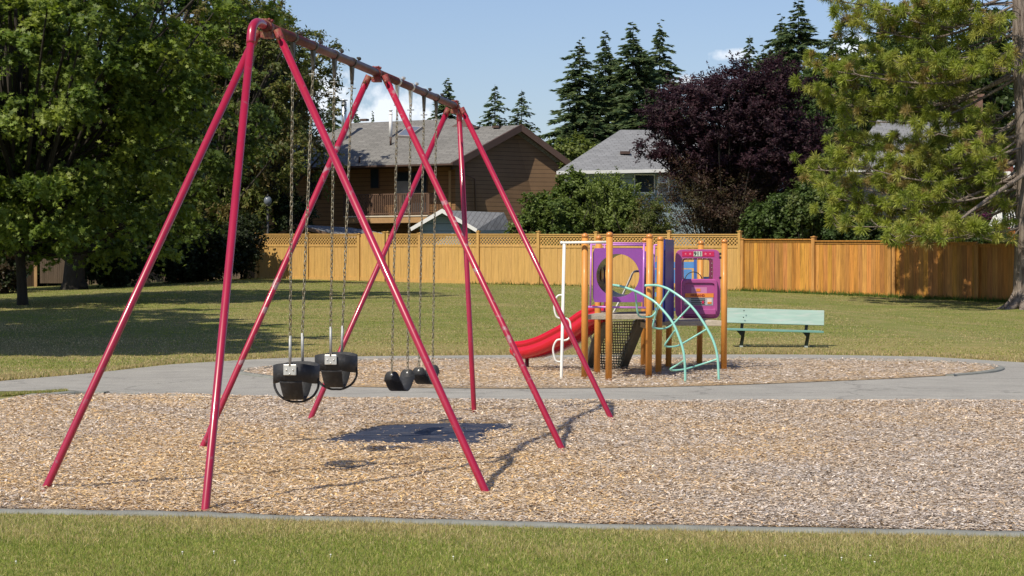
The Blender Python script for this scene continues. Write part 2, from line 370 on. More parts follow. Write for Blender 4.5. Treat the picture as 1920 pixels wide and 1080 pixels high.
def hump(x, y):
    a = .009 * np.sin(7.3 * x + 1.7 * np.sin(2.1 * y)) * np.sin(5.1 * y + 1) + .006 * np.sin(13 * x + 4 * y) * np.sin(11 * y - 5 * x + 2) + .012 * np.sin(2.3 * x + .8) * np.sin(1.9 * y + x)
    return a
def chips(name, x, y, zb, size, label=None, lift=.010, tilt=.10, hm=1.0):
    hm = hm if np.isscalar(hm) else np.asarray(hm); hx = (hump(x + .01, y) - hump(x - .01, y)) / .02 * hm; hy = (hump(x, y + .01) - hump(x, y - .01)) / .02 * hm; zb = np.maximum(zb + (.024 + hump(x, y)) * hm, .010)
    n = len(x); a = R.rand(n) * math.pi * 2; l = size * (.35 + R.rand(n) ** 1.5 * 1.3); wd = l * (.14 + .22 * R.rand(n))
    tx = R.randn(n) * tilt; ty = R.randn(n) * tilt
    u = np.stack([np.cos(a), np.sin(a), tx + np.cos(a) * hx + np.sin(a) * hy], 1) * l[:, None] * .5; v = np.stack([-np.sin(a), np.cos(a), ty - np.sin(a) * hx + np.cos(a) * hy], 1) * wd[:, None] * .5
    z = zb + .004 + R.rand(n) * lift + np.abs(tx) * l * .4
    c = np.stack([x, y, z], 1)
    V = np.stack([c - u - v * .5, c - u * .1 - v, c + u - v * .4, c + u * .8 + v * .7, c - u * .7 + v], 1)
    wgt = np.tile(np.array([.2, .17, .15, .07, .11, .07, .13, .05, .05]), (n, 1)); wf = (warm(x, y) + .38 * np.clip(np.sin(x * 1.7 + 2 * np.sin(y * .9)) * np.sin(y * 1.3 + x), -.5, 1))[:, None]
    wgt = wgt + wf * np.array([.35, -.12, .12, .10, 0, .30, -.10, 0, 0]); wgt = np.clip(wgt, .01, 5); wgt /= wgt.sum(1, keepdims=True)
    k = (wgt.cumsum(1) < R.rand(n)[:, None]).sum(1).clip(0, 8)
    gf = np.clip(.5 + x * .12 + .35 * np.sin(x * 1.1 + 2) * np.sin(y * .8) - wf[:, 0], 0, 1)[:, None]; cc = PAL[k]; cc = cc * (1 - .38 * gf) + cc.mean(1, keepdims=True) * np.array([1.04, .98, .96]) * .38 * gf; cc = cc * np.array([1.0, .99, .98]) * (.74 + .50 * R.rand(n, 1))
    o = np_mesh(name, V, 5, m_chip, cols=cc)
    return tag(o, label or None, 'wood chips', kind='stuff')
N = 1050000
y = 11.2 + (24.2 - 11.2) * R.rand(N) ** 1.35; x = (R.rand(N) * 2 - 1) * (y * .2425 + 2.0)
ok = (y < np.interp(x, CX, CB) - .03) & (y > np.interp(x, CX, CF) + .06)
MATP = [(583, 840), (620, 825), (668, 812), (720, 800), (833, 801), (943, 796), (962, 803), (958, 811), (915, 818), (911, 841), (863, 840), (707, 839)]
matw = [G(*p) for p in MATP]
mc = sum(matw, Vector()) / len(matw); mati = [mc + (p - mc) * .84 for p in matw]
edge_ = inpoly(x, y, matw) & ~inpoly(x, y, mati) & (R.rand(N) > .45 * (.5 + .5 * np.sin(x * 14) * np.sin(y * 9))); spill = edge_ | inpoly(x, y, mati) & (R.rand(N) > .012 + .10 * (np.sin(x * 9 + y * 3) * np.sin(y * 7) > .72)); ok &= ~spill
x, y = x[ok], y[ok]
edgef = np.clip(np.minimum(np.interp(x, CX, CB) - y, (y - np.interp(x, CX, CF))) / .5, 0, 1)
chips('wood_chips', x, y, .009, .034 * (.85 + .02 * (y - 12)), 'tan and grey wood chips covering the pit under the swings', hm=.15 + .85 * edgef, tilt=.13)
N = 230000
y = 25.8 + 12.2 * R.rand(N); x = -5.5 + 15 * R.rand(N); ok = inpoly(x, y, islpts); x, y = x[ok], y[ok]
chips('island_wood_chips', x, y, .010, .048, 'brownish wood chips covering the island around the climbing frame', lift=.012, hm=.7)
# stray chips on the path edge
N = 900; x = (R.rand(N) * 2 - 1) * 7; y = np.interp(x, CX, CB) + np.abs(R.randn(N)) * .10
chips('stray_chips', x, y, .006, .045, 'loose chips scattered along the asphalt edge', lift=.004, tilt=.1, hm=0)
# ---------------- grass ----------------
m_blade = mat('grass_blade', attr=True, rough=.7, var=0, leaf=True, spec=.25)
def blades(name, x, y, z, h, wd, cols, label, lean=.5):
    n = len(x); a = R.rand(n) * 2 * math.pi; hh = h * (.5 + R.rand(n)); ww = wd * (.6 + .8 * R.rand(n)); b = R.rand(n) * 2 * math.pi; ln = lean * R.rand(n)
    base = np.stack([x, y, z], 1); s = np.stack([np.cos(a), np.sin(a), 0 * a], 1) * ww[:, None] * .5
    tip = np.stack([np.cos(b) * ln, np.sin(b) * ln, 1 - ln * .35], 1) * hh[:, None]
    V = np.stack([base - s, base + s, base + tip], 1)
    return tag(np_mesh(name, V, 3, m_blade, cols=cols), label, 'grass', kind='stuff')
def gcols(n, dry):
    g = np.array([[.225, .275, .055], [.29, .32, .075], [.165, .215, .045], [.36, .34, .11]])[R.randint(0, 4, n)]
    d = np.array([[.50, .40, .20], [.42, .33, .16], [.33, .26, .13], [.58, .48, .27]])[R.randint(0, 4, n)]
    f = (R.rand(n) < dry)[:, None]
    return np.where(f, d, g) * (.75 + .5 * R.rand(n, 1))
N = 440000; y = 9.5 + 4.0 * R.rand(N); x = (R.rand(N) * 2 - 1) * (y * .245 + 1.2)
ke = np.interp(x, CX, CF); ok = y < ke - .03 + .09 * (R.rand(N) - .5) + .02 * np.sin(x * 9) * np.sin(x * 3.1); x, y, ke = x[ok], y[ok], ke[ok]
pn = np.sin(x * 2.3 + 1.1) * np.sin(y * 3.1 + x) * .5 + np.sin(x * 5.3 + y * 4.1) * .25
dry = np.clip(.90 - (ke - y) * .60 + pn * .42, .14, .96)
blades('foreground_grass', x, y, 0 * x, .024 + .010 * pn + .012 * (R.rand(len(x)) < .03), .0048, gcols(len(x), dry) * np.array([1.0, 1.04, .98]), 'mown green lawn with dry straw edge along the front kerb', 2.0)
# dry fringe overlapping kerbs / path edges
def fringe(name, pts, n, spread, h, wd, dry, label):
    pts = [G(*p) for p in pts]; seg = np.array([[p.x, p.y] for p in smooth_path(pts, 6)])
    i = R.randint(0, len(seg) - 1, n); t = R.rand(n)[:, None]; q = seg[i] * (1 - t) + seg[i + 1] * t
    q[:, 1] += spread[0] + (spread[1] - spread[0]) * R.rand(n) ** 1.5
    z = np.array([terr(a, b) for a, b in q])
    return blades(name, q[:, 0], q[:, 1], z, h, wd, gcols(n, np.full(n, dry)), label, .8)
fringe('path_edge_grass', [(-50, 720), (0, 714.5), (163, 700.5), (326, 682.5), (513, 671.5), (700, 667.5), (960, 665.5), (1370, 664.5), (1500, 664.5), (1740, 668.5), (1930, 680)], 26000, (0, 1.6), .05, .013, .8, 'dry straw coloured grass along the far path edge')
fringe('sliver_grass', [(-40, 741), (0, 742), (60, 739), (120, 735.5)], 9000, (-.25, .25), .035, .01, .35, 'green grass sliver between path and kerb at the left')
# lawn texture
N = 560000; y = 27. + 60 * R.rand(N) ** 1.1; x = (R.rand(N) * 2 - 1) * (y * .245 + 2.5)
YF = np.interp(x, [-40, -20, -10.3, 7.9, 15.5, 20, 40], [90, 89, 86, 74, 66, 61, 50]); edge = np.interp(x, PX, PB)
ok = (y < YF - .1) & (y > edge + .04); x, y = x[ok], y[ok]; YF = YF[ok]
pn = np.sin(x * .7 + 1.1 + np.sin(y * .35)) * np.sin(y * .55 + x * .2) * .5 + np.sin(x * 1.7 + y * 1.1) * .22
blades('lawn_grass', x, y, terrv(x, y) - .004, .026, .02, gcols(len(x), np.clip(.36 + pn * .85 + .3 * (y < 43) - .12 * (y > 60), .03, .92)), 'short mown lawn rising to the fence', 1.6)
# white clover heads in the foreground
fl = MB()
for px, py in [(342, 1043), (401, 1042), (440, 1060), (1472, 1050), (1578, 1054), (1632, 1050), (1640, 1062), (1250, 1058), (850, 1052), (620, 1048), (30, 1061)]:
    p = G(px, py); fl.ball((p.x, p.y, .022), .0045, 6, (1.2, 1, .7)); fl.tube([(p.x, p.y, 0), (p.x, p.y, .02)], .001, 4)
tag(fl.build('clover_flowers', mat('clover_white', (.75, .75, .68), .8, .05)), 'tiny white clover heads dotted in the front lawn', 'flowers', kind='stuff')
p = G(1430, 1048)
# rubber mat
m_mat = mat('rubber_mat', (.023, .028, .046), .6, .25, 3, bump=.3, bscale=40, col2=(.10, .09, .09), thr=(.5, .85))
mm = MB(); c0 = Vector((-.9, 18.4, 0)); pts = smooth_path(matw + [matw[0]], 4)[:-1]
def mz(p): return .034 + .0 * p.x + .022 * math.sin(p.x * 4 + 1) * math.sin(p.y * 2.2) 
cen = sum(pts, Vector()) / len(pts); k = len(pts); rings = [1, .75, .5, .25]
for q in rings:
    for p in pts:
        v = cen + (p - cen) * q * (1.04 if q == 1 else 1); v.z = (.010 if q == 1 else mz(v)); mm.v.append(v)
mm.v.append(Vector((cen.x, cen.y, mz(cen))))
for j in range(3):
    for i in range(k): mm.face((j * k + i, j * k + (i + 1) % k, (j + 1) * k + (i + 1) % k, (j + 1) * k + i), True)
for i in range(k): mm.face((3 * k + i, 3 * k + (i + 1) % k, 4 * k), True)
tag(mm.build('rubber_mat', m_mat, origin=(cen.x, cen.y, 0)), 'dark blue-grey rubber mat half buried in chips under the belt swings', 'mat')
m_red = mat('red_paint', (.31, .008, .038), .34, .10, 5, spec=.5, coat=.35, col2=(.26, .05, .075), thr=(.64, .70, 3.5))
m_redw = mat('worn_red_paint', (.32, .008, .037), .38, .12, 6, spec=.5, coat=.15, col2=(.30, .17, .19), thr=(.58, .66, 2.2))
m_rust = mat('rusty_fitting', (.20, .03, .03), .55, .3, 12, bump=.4, bscale=60, col2=(.20, .10, .05), thr=(.5, .65))
m_beam = mat('dull_red_beam', (.085, .016, .017), .45, .2, 5, metallic=.1, col2=(.14, .07, .035), thr=(.5, .72))
m_galv = mat('galvanized_steel', (.36, .37, .37), .58, .2, 20, metallic=.5)
m_chain = mat('weathered_chain', (.26, .24, .18), .55, .35, 30, metallic=.55, col2=(.16, .10, .05), thr=(.5, .7))
m_rub = mat('black_rubber', (.022, .023, .026), .66, .2, 12, bump=.2, bscale=80, col2=(.06, .06, .065), thr=(.55, .8))
m_hang = mat('tarnished_hanger', (.075, .07, .06), .55, .3, 20, metallic=.5)
m_bright = mat('bright_steel', (.62, .62, .60), .35, .1, 20, metallic=.6)
# ---------- swing frame ----------
def A(t, dz=0): 
    return Vector(((-.536 + .1775 * t) * 3.05, (1.135 + .2785 * t) * F * 3.05 / 1000, 3.035 + dz))
base = Vector((-1.1, 17.2, 0))
sw = thing('swing_frame', base, 'tall crimson steel swing frame with three pairs of splayed legs', 'swing frame')
feet = {'near': [(85, 917), (912, 925), (385, 955)], 'mid': [(380, 838), (1055, 845)], 'far': [(582, 785), (1147, 787), (889, 772)]}
dirb = (A(1) - A(0)).normalized(); side = Vector((dirb.y, -dirb.x, 0))
def leg(foot, top, m=m_red, r=.0255):
    f = G(*foot, .028); v = (f - top).normalized(); f2 = f + v * .12
    MB().tube([f2, f, top], r, 14).build('leg', m, sw)
def yoke(t, legs):
    c = A(t); mb = MB(); 
    mb.tube([c - dirb * .045, c + dirb * .04], .039, 12)
    mb.box(c + Vector((0, 0, -.055)), (.09, .07, .04), math.atan2(dirb.y, dirb.x))
    for s in (-1, 1):
        a = c + dirb * (s * .035) + Vector((0, 0, .042)); mb.tube([a - side * .02, a + side * .02], .008, 6); mb.ball(a + side * .022, .011, 6); mb.ball(a - side * .022, .011, 6)
    for f in legs:
        f = G(*f); s = 1 if (f - c).dot(side) > 0 else -1
        j = c + side * (s * .075) + Vector((0, 0, -.05)); v = (f - j).normalized()
        mb.tube([j - v * .03, j + v * .08], .029, 12); q = j + v * .03; mb.tube([q - dirb * .055, q + dirb * .055], .008, 6); mb.ball(q - dirb * .055, .015, 6); mb.ball(q + dirb * .055, .015, 6)
    mb.build('yoke_fitting', m_rust, sw)
    return c
def jt(t, f):
    c = A(t); f = G(*f); s = 1 if (f - c).dot(side) > 0 else -1
    return c + side * (s * .075) + Vector((0, 0, -.05))
for t, key in ((.05, 'near'), (1.0, 'mid'), (2.0, 'far')):
    yoke(t, feet[key][:2])
    leg(feet[key][0], jt(t, feet[key][0]), m_redw if key == 'mid' else m_red); leg(feet[key][1], jt(t, feet[key][1]), m_redw if key == 'mid' else m_red)
# end struts with elbows
e0 = A(-.05); f = G(*feet['near'][2]); v = (f - e0).normalized()
MB().tube(smooth_path([A(.03), A(-.02), e0 + Vector((0, 0, -.02)) + v * .03, e0 + v * .16], 4), .029, 14).build('elbow', m_red, sw)
leg(feet['near'][2], e0 + v * .12)
e1 = A(2.06); f = G(*feet['far'][2]); v = (f - e1).normalized()
MB().tube(smooth_path([A(1.98), A(2.03), e1 + Vector((0, 0, -.02)) + v * .03, e1 + v * .16], 4), .029, 14).build('elbow', m_red, sw)
leg(feet['far'][2], e1 + v * .12)
MB().tube([A(0.02), A(.5), A(1.0)], .033, 16).build('beam', m_beam, sw); MB().tube([A(1.0), A(1.5), A(2.0)], .033, 16).build('beam', m_beam, sw)
hang = []
for i, px in enumerate([549, 587, 627, 660, 745, 770, 795, 818]):
    t = ((px - 960) * .001135 + .536) / (.1775 - (px - 960) * .0002785); c = A(t); hang.append((t, c))
    mb = MB(); mb.tube([c - dirb * .028, c + dirb * .024], .038, 12)
    for s in (-1, 1):
        q = c + side * s * .05 ; mb.tube([q - dirb * .03 + Vector((0, 0, .03)), q + dirb * .035 + Vector((0, 0, .03))], .009, 6); mb.ball(q + dirb * .035 + Vector((0, 0, .03)), .015, 6)
    mb.prism([c + Vector((0, 0, -.035)) - dirb * .036 - side * .012, c + Vector((0, 0, -.035)) + dirb * .036 - side * .012, c + Vector((0, 0, -.14)) + dirb * .012 - side * .012, c + Vector((0, 0, -.14)) - dirb * .012 - side * .012], side * .024)
    mb.tube([c + Vector((0, 0, -.12)), c + Vector((0, 0, -.17))], .013, 6)
    mb.build('hanger', m_bright if i in (4, 5) else m_hang, sw)
def chain(top, bot, parent, m=m_chain):
    L_ = (bot - top).length; pitch = .0325; n = int(L_ / pitch); d = (bot - top) / n; dn = d.normalized()
    x = dn.cross(Vector((0, 1, 0))).normalized(); y = dn.cross(x); V = []; lo = []; NS, NT = 10, 5
    tmpl = []
    for i in range(NS):
        a = 2 * math.pi * i / NS; cx, cy = math.cos(a) * .0095, math.sin(a) * .0095 + (.0115 if math.sin(a) > 0 else -.0115)
        for k in range(NT):
            b = 2 * math.pi * k / NT; rr = .0036
            tmpl.append((cx + math.cos(a) * math.cos(b) * rr, cy + math.sin(a) * math.cos(b) * rr, math.sin(b) * rr))
    for j in range(n + 1):
        c = top + d * j + Vector((rnd.uniform(-1, 1), rnd.uniform(-1, 1), 0)) * .0012; ang = (math.pi / 4 if j % 2 else -math.pi / 4) + rnd.uniform(-.25, .25)
        u = x * math.cos(ang) + y * math.sin(ang); w_ = dn.cross(u)
        n0 = len(V)
        for a, b, e in tmpl: V.append(c + u * a + dn * b + w_ * e)
        for i in range(NS):
            for k in range(NT): lo.append((n0 + i * NT + k, n0 + ((i + 1) % NS) * NT + k, n0 + ((i + 1) % NS) * NT + (k + 1) % NT, n0 + i * NT + (k + 1) % NT))
    return np_mesh('chain', [tuple(v) for v in V], 4, m, loops=np.array(lo), parent=parent, smooth=True)
def at_t(px, py, t): 
    d = A(t).y; return P(px, py, d)
def bucket(i0, tubes, tops, rimc, label):
    (ta, ca), (tb, cb_) = hang[i0], hang[i0 + 1]; tm = (ta + tb) / 2; dm = A(tm).y
    cen = P(rimc[0], rimc[1], dm); o = thing('bucket_swing', cen, label, 'swing', 'bucket swings on the near bay')
    pa = cen - dirb * .165; pb_ = cen + dirb * .165
    ux = dirb; uy = side
    def ell(a, rx, ry, z): return cen + ux * (math.cos(a) * rx) + uy * (math.sin(a) * ry) + Vector((0, 0, z))
    # rubber band (rim): band wall with thickness, ends along the beam direction
    N_ = 36; mb = MB(); prof = [(0, .0), (.0, -.125), (-.012, -.125), (-.012, .0)]
    for i in range(N_):
        a = 2 * math.pi * i / N_
        sx, sy = (abs(math.cos(a)) ** .7) * (1 if math.cos(a) > 0 else -1), (abs(math.sin(a)) ** .8) * (1 if math.sin(a) > 0 else -1)
        for dr, z in prof: mb.v.append(cen + ux * sx * (.165 + dr) + uy * sy * (.155 + dr) + Vector((0, 0, z + .012 * math.cos(2 * a))))
    for i in range(N_):
        for k in range(4): q = i * 4; q2 = ((i + 1) % N_) * 4; mb.face((q + k, q2 + k, q2 + (k + 1) % 4, q + (k + 1) % 4), True)
    mb.build('seat_band', m_rub, o)
    # crotch strap front to back, plus the two thin side loops
    def strap(p0, low, p1, w0, w1, th, wdir, name):
        pts = smooth_path([p0, p0 + (low - p0) * .5 + Vector((0, 0, -.03)), low, p1 + (low - p1) * .5 + Vector((0, 0, -.03)), p1], 5); mb = MB(); n = len(pts)
        for i, p in enumerate(pts):
            t = (pts[min(i + 1, n - 1)] - pts[max(i - 1, 0)]).normalized(); q = i / (n - 1); ww = w0 + (w1 - w0) * math.sin(q * math.pi); nn = t.cross(wdir).normalized()
            mb.v += [p - wdir * ww + nn * th, p + wdir * ww + nn * th, p + wdir * ww - nn * th, p - wdir * ww - nn * th]
        for i in range(n - 1):
            for k in range(4): a = i * 4; mb.face((a + k, a + (k + 1) % 4, a + 4 + (k + 1) % 4, a + 4 + k), k in (0, 2))
        mb.face((3, 2, 1, 0)); e = (n - 1) * 4; mb.face((e, e + 1, e + 2, e + 3))
        mb.build(name, m_rub, o)
    z1 = Vector((0, 0, -.115))
    strap(cen - ux * .155 + z1, cen - ux * .03 + Vector((0, 0, -.245)), cen + ux * .155 + z1, .080, .070, .006, uy, 'seat_strap')
    for s in (-1, 1):
        a = cen + uy * (.155 * s) + Vector((0, 0, -.10)); l = cen + uy * (.05 * s) + Vector((0, 0, -.262))
        mb = MB(); pts = smooth_path([a, a + Vector((0, 0, -.06)) + uy * .002 * s, cen + uy * (.12 * s) + Vector((0, 0, -.225)), l, cen + uy * (.0 * s) + Vector((0, 0, -.265))], 5); mb.tube(pts, .009, 6); mb.build('leg_loop', m_rub, o)
    for s, (tx, ty), (tp, tpy) in ((-1, tubes[0], tops[0]), (1, tubes[1], tops[1])):
        c = cen + ux * (.168 * s); mb = MB(); 
        rz = math.atan2(side.y, side.x)
        mb.box(c + ux * (.008 * s) + Vector((0, 0, -.035)), (.092, .007, .075), rz, M=None); mb.build('bracket', m_bright, o, bevel=.004)
        for q in (-.024, .024, 0):
            rv = MB(); rv.ball(c + ux * (.014 * s) + uy * q + Vector((0, 0, -.035 if q else -.062)), .0065, 6); rv.build('rivet', m_bright, o)
        top = at_t(tp, tpy, tm + s * .05); top = Vector((top.x, c.y + .0 * s, top.z)); b0 = c + ux * (.004 * s) + Vector((0, 0, -.01))
        MB().tube([b0, top], .0105, 8).build('hanger_tube', m_galv, o)
        hc = (ca if s < 0 else cb_) + Vector((0, 0, -.17))
        mb = MB(); mb.tube([hc - side * .03 + Vector((0, 0, -.03)), hc + side * .03 + Vector((0, 0, -.03))], .005, 5); mb.build('shackle', m_galv, o)
        chain(hc, top, o)
bucket(0, ((544, 682), (566.5, 676)), ((544, 629.5), (567, 624.5)), (555.8, 682), 'near black rubber bucket swing on chains, left of the two bucket swings')
bucket(2, ((620.5, 664), (642.7, 662)), ((620, 612.6), (642.5, 610.7)), (630.5, 664), 'farther black bucket swing, right of the two, beside the belt swings')
def belt(i0, aL, aR, zbot, label):
    (ta, ca), (tb, cb_) = hang[i0], hang[i0 + 1]
    pL = at_t(*aL, ta); pR = at_t(*aR, tb); cen = (pL + pR) / 2
    o = thing('belt_swing', (cen.x, cen.y, cen.z - .15), label, 'swing', 'belt swings on the far bay')
    low = cen.copy(); low.z = zbot + .01; ax = (pR - pL); ax.z = 0; ax.normalize(); sd = Vector((ax.y, -ax.x, 0)).normalized()
    half = (pR - pL).length / 2
    pts = [pL + Vector((0, 0, .03)), pL + Vector((0, 0, -.04)) + ax * .01, low - ax * half * .80 + Vector((0, 0, .085)), low - ax * half * .42 + Vector((0, 0, .022)), low, low + ax * half * .42 + Vector((0, 0, .022)), low + ax * half * .80 + Vector((0, 0, .085)), pR + Vector((0, 0, -.04)) - ax * .01, pR + Vector((0, 0, .03))]
    pts = smooth_path(pts, 5); n = len(pts); mb = MB()
    for i, p in enumerate(pts):
        t = (pts[min(i + 1, n - 1)] - pts[max(i - 1, 0)]).normalized(); q = i / (n - 1) * 2 - 1
        ww = .072 * (1 - abs(q) ** 9 * .6) * (1 - .06 * (1 - abs(q))); nn = t.cross(sd).normalized() * .007
        mb.v += [p - sd * ww + nn, p + sd * ww + nn, p + sd * ww - nn, p - sd * ww - nn]
    for i in range(n - 1):
        for k in range(4): a = i * 4; mb.face((a + k, a + (k + 1) % 4, a + 4 + (k + 1) % 4, a + 4 + k), k in (0, 2))
    mb.face((3, 2, 1, 0)); e = (n - 1) * 4; mb.face((e, e + 1, e + 2, e + 3)); mb.build('belt_seat', m_rub, o)
    for p, c in ((pL, ca), (pR, cb_)):
        MB().ball(p + Vector((0, 0, .0)), .013, 8).build('seat_bolt', m_bright, o)
        MB().tube([c + Vector((0, 0, -.20)) - side * .03, c + Vector((0, 0, -.20)) + side * .03], .005, 5).build('shackle', m_galv, o)
        chain(c + Vector((0, 0, -.17)), p + Vector((0, 0, .005)), o)
belt(4, (734.7, 703), (764, 699), CH + (HY - 734) * A(1.31).y / F, 'near black rubber belt swing hanging curved beside the red leg')
belt(6, (785.4, 695), (811, 690), CH + (HY - 721) * A(1.645).y / F, 'farther black belt swing partly hidden behind the red leg')
# ================= climbing frame =================
m_post = mat('orange_post_paint', (.56, .235, .045), .5, .12, 3, coat=.05, col2=(.48, .21, .05), thr=(.5, .8))
m_cap = mat('post_cap', (.55, .22, .05), .3, .05, 5, coat=.3)
m_purple = mat('purple_plastic', (.25, .07, .33), .42, .08, 2, coat=.1)
m_lilac = mat('lilac_pipe', (.50, .20, .56), .35, .05, 5, coat=.3)
m_pink = mat('magenta_plastic', (.38, .075, .25), .42, .12, 2.5, coat=.25)
m_blue = mat('dark_blue_plastic', (.015, .03, .22), .45, .12, 3)
m_lblue = mat('light_blue_plastic', (.10, .27, .55), .4, .1, 3)
m_white = mat('white_pipe_paint', (.74, .74, .70), .35, .05, 6, coat=.2)
m_teal = mat('teal_pipe_paint', (.24, .54, .46), .38, .08, 6, coat=.3)
m_slide = mat('red_slide_plastic', (.50, .006, .02), .25, .05, 2, coat=.5)
m_deck = mat('grey_deck_coating', (.42, .37, .29), .7, .2, 12, bump=.3, bscale=60)
m_dgreen = mat('dark_green_coating', (.13, .125, .098), .6, .2, 12)
m_gtube = mat('smoky_tunnel_plastic', (.09, .075, .075), .35, .25, 6, coat=.3)
m_dark = mat('dark_fitting', (.03, .03, .03), .5, .1)
cf = thing('climbing_frame', (2.0, 29.8, 0), 'toddler climbing frame with orange posts, purple tunnel panel and pink truck front', 'climbing frame')
def post(pxt, pyt, pyb, px_b, shaded=False):
    d = (CH - .02) * F / (pyb - HY); b = P(px_b, pyb, d); t = P(pxt, pyt, d); r = .044
    o = MB().tube([Vector((b.x, b.y, -.1)), Vector((t.x, t.y, t.z - .05))], r, 16).build('post', m_post, cf)
    mb = MB(); mb.tube([(t.x, t.y, t.z - .06), (t.x, t.y, t.z - .028), (t.x, t.y, t.z - .010), (t.x, t.y, t.z)], [r + .003, r + .003, r * .72, r * .2], 16); mb.build('cap', m_cap, o)
    return Vector((b.x, b.y, 0))
pA = post(1097, 437, 709, 1096); pB = post(1143, 434.5, 713, 1141); pC = post(1123, 441, 700, 1119); pD = post(1218, 438, 707.5, 1216)
pE = post(1238.5, 443, 700, 1234); pF = post(1257, 447, 690, 1253); pG = post(1314.5, 451, 684, 1311); pH = post(1358.5, 448, 693, 1357); pI = post(1210, 446, 687, 1206)
dz = .86
def deck(poly, z, th, name='deck'):
    MB().prism([Vector((p[0], p[1], z)) for p in poly][::-1], (0, 0, -th)).build(name, m_deck, cf, bevel=.006)
deck([(pA.x + .02, pA.y + .02), (pD.x - .02, pD.y + .02), (pI.x, pI.y - .9), (pC.x + .05, pC.y + .3)], dz, .065)
m_dk2 = m_deck
deck([(pD.x + .05, pD.y + .25), (pF.x - .1, pF.y - .35), (pH.x - .02, pH.y - .02), (pG.x, pG.y), (pI.x, pI.y), (pI.x - .2, pI.y - .8)], .725, .075)
# purple tunnel panel
def PD(px, py, d): return P(px, py, d)
yd = 28.86
mb = MB(); N_ = 48; c0 = PD(1158.5, 516.5, yd)
def sq(a, w, h, c):
    s = max(abs(math.cos(a)) / w, abs(math.sin(a)) / h); return c + Vector((math.cos(a) / s, 0, math.sin(a) / s))
def ci(a, r, c): return c + Vector((math.cos(a) * r, 0, math.sin(a) * r))
pc = PD(1159.5, 516, yd); angs = [2 * math.pi * (i + .5) / N_ for i in range(N_)]
mb.ring([sq(a, .345, .365, pc) for a in angs], [ci(a, .292, c0) for a in angs], (0, .03, 0)); mb.build('tunnel_panel', m_purple, cf)
c1 = PD(1173, 514, 30.7); mb = MB(); n0 = 0
mb.v = [ci(a, .292, c0 + Vector((0, .03, 0))) for a in angs] + [ci(a, .292, c1) for a in angs] + [ci(a, .300, c0 + Vector((0, .031, 0))) for a in angs] + [ci(a, .300, c1) for a in angs]
for i in range(N_):
    j = (i + 1) % N_; mb.face((i, j, N_ + j, N_ + i), True); mb.face((2 * N_ + j, 2 * N_ + i, 3 * N_ + i, 3 * N_ + j), True); mb.face((N_ + i, N_ + j, 3 * N_ + j, 3 * N_ + i))
mb.build('crawl_tunnel', m_gtube, cf)
MB().ring([sq(a, .36, .33, c1 + Vector((0, .01, 0))) for a in angs], [ci(a, .296, c1 + Vector((0, .01, 0))) for a in angs], (0, .03, 0)).build('tunnel_panel', m_purple, cf)
mb = MB(); y0 = yd - .03
q = lambda x, y_: PD(x, y_, y0)
mb.tube([q(1099, 455.5), q(1217, 456.5)], .012, 10); mb.tube([q(1101, 575.5), q(1216, 577)], .015, 10)
mb.tube([q(1108.5, 455.5), q(1107, 575.5)], .013, 10); mb.tube([q(1207.5, 456.5), q(1206, 577)], .013, 10); mb.build('pipe_frame', m_lilac, cf)
mb = MB(); q = lambda x, y_: PD(x, y_, 30.2)
mb.tube([q(1108, 458.5), q(1218, 460)], .013, 8); mb.tube([q(1133.5, 459), q(1133.5, 590)], .012, 8); mb.tube([q(1216, 460), q(1216, 585)], .012, 8); mb.build('pipe_frame', m_lilac, cf)
q = lambda x, y_: PD(x, y_, 30.3)
mb = MB(); mb.tube([q(1226, 459.5), q(1238, 459.5)], .012, 8); mb.tube([q(1227, 460), q(1225, 582)], .013, 8); mb.build('pipe_frame', m_lilac, cf)
# blue ribbed side wall between E and F
e = Vector((pE.x + .07, pE.y + .15, 0)); f_ = Vector((pF.x + .04, pF.y - .05, 0)); mb = MB(); n = 9
zt0, zt1, zb0 = 1.885, 1.90, .73
for i in range(n):
    a = e + (f_ - e) * (i / n + .006); b = e + (f_ - e) * ((i + .80) / n); off = Vector((.03, -.01, 0)); z1 = zt0 + (zt1 - zt0) * i / n
    mb.prism([Vector((a.x, a.y, zb0)), Vector((b.x, b.y, zb0)), Vector((b.x, b.y, z1)), Vector((a.x, a.y, z1))], off)
mb.prism([Vector((e.x + .02, e.y, zb0 + .01)), Vector((f_.x + .02, f_.y, zb0 + .01)), Vector((f_.x + .02, f_.y, zt1 - .01)), Vector((e.x + .02, e.y, zt0 - .01))], (.02, -.005, 0))
mb.build('side_wall', m_blue, cf)
MB().box(PD(1242, 459, 30.0), (.03, .01, .058)).build('sticker', m_white, cf)
# light blue slatted back wall
mb = MB(); yb = 32.5
def slab(x0, y0_, x1, y1, d, th=.03):
    a = PD(x0, y1, d); b = PD(x1, y0_, d); mb.box(((a.x + b.x) / 2, d, (a.z + b.z) / 2), (b.x - a.x, th, b.z - a.z))
for (x0, y0_, x1, y1) in [(1228, 491, 1302, 503), (1228, 505, 1297, 531), (1228, 548, 1300, 556), (1228, 577, 1300, 583), (1308, 519, 1336, 524)]: slab(x0, y0_, x1, y1, yb)
mb.build('back_wall', m_lblue, cf); mb = MB(); slab(1301, 470, 1306.5, 530, yb - .05); mb.build('back_post', mat('mid_blue', (.05, .13, .42), .4, .05), cf); mb = MB(); slab(1231, 480, 1235, 590, yb - .1); mb.build('back_post', MATS['mid_blue'], cf)
mb = MB(); mb.tube([PD(1334, 486, 32.3), PD(1331, 522, 32.3)], .02, 8); mb.build('grab_rail', m_lblue, cf)
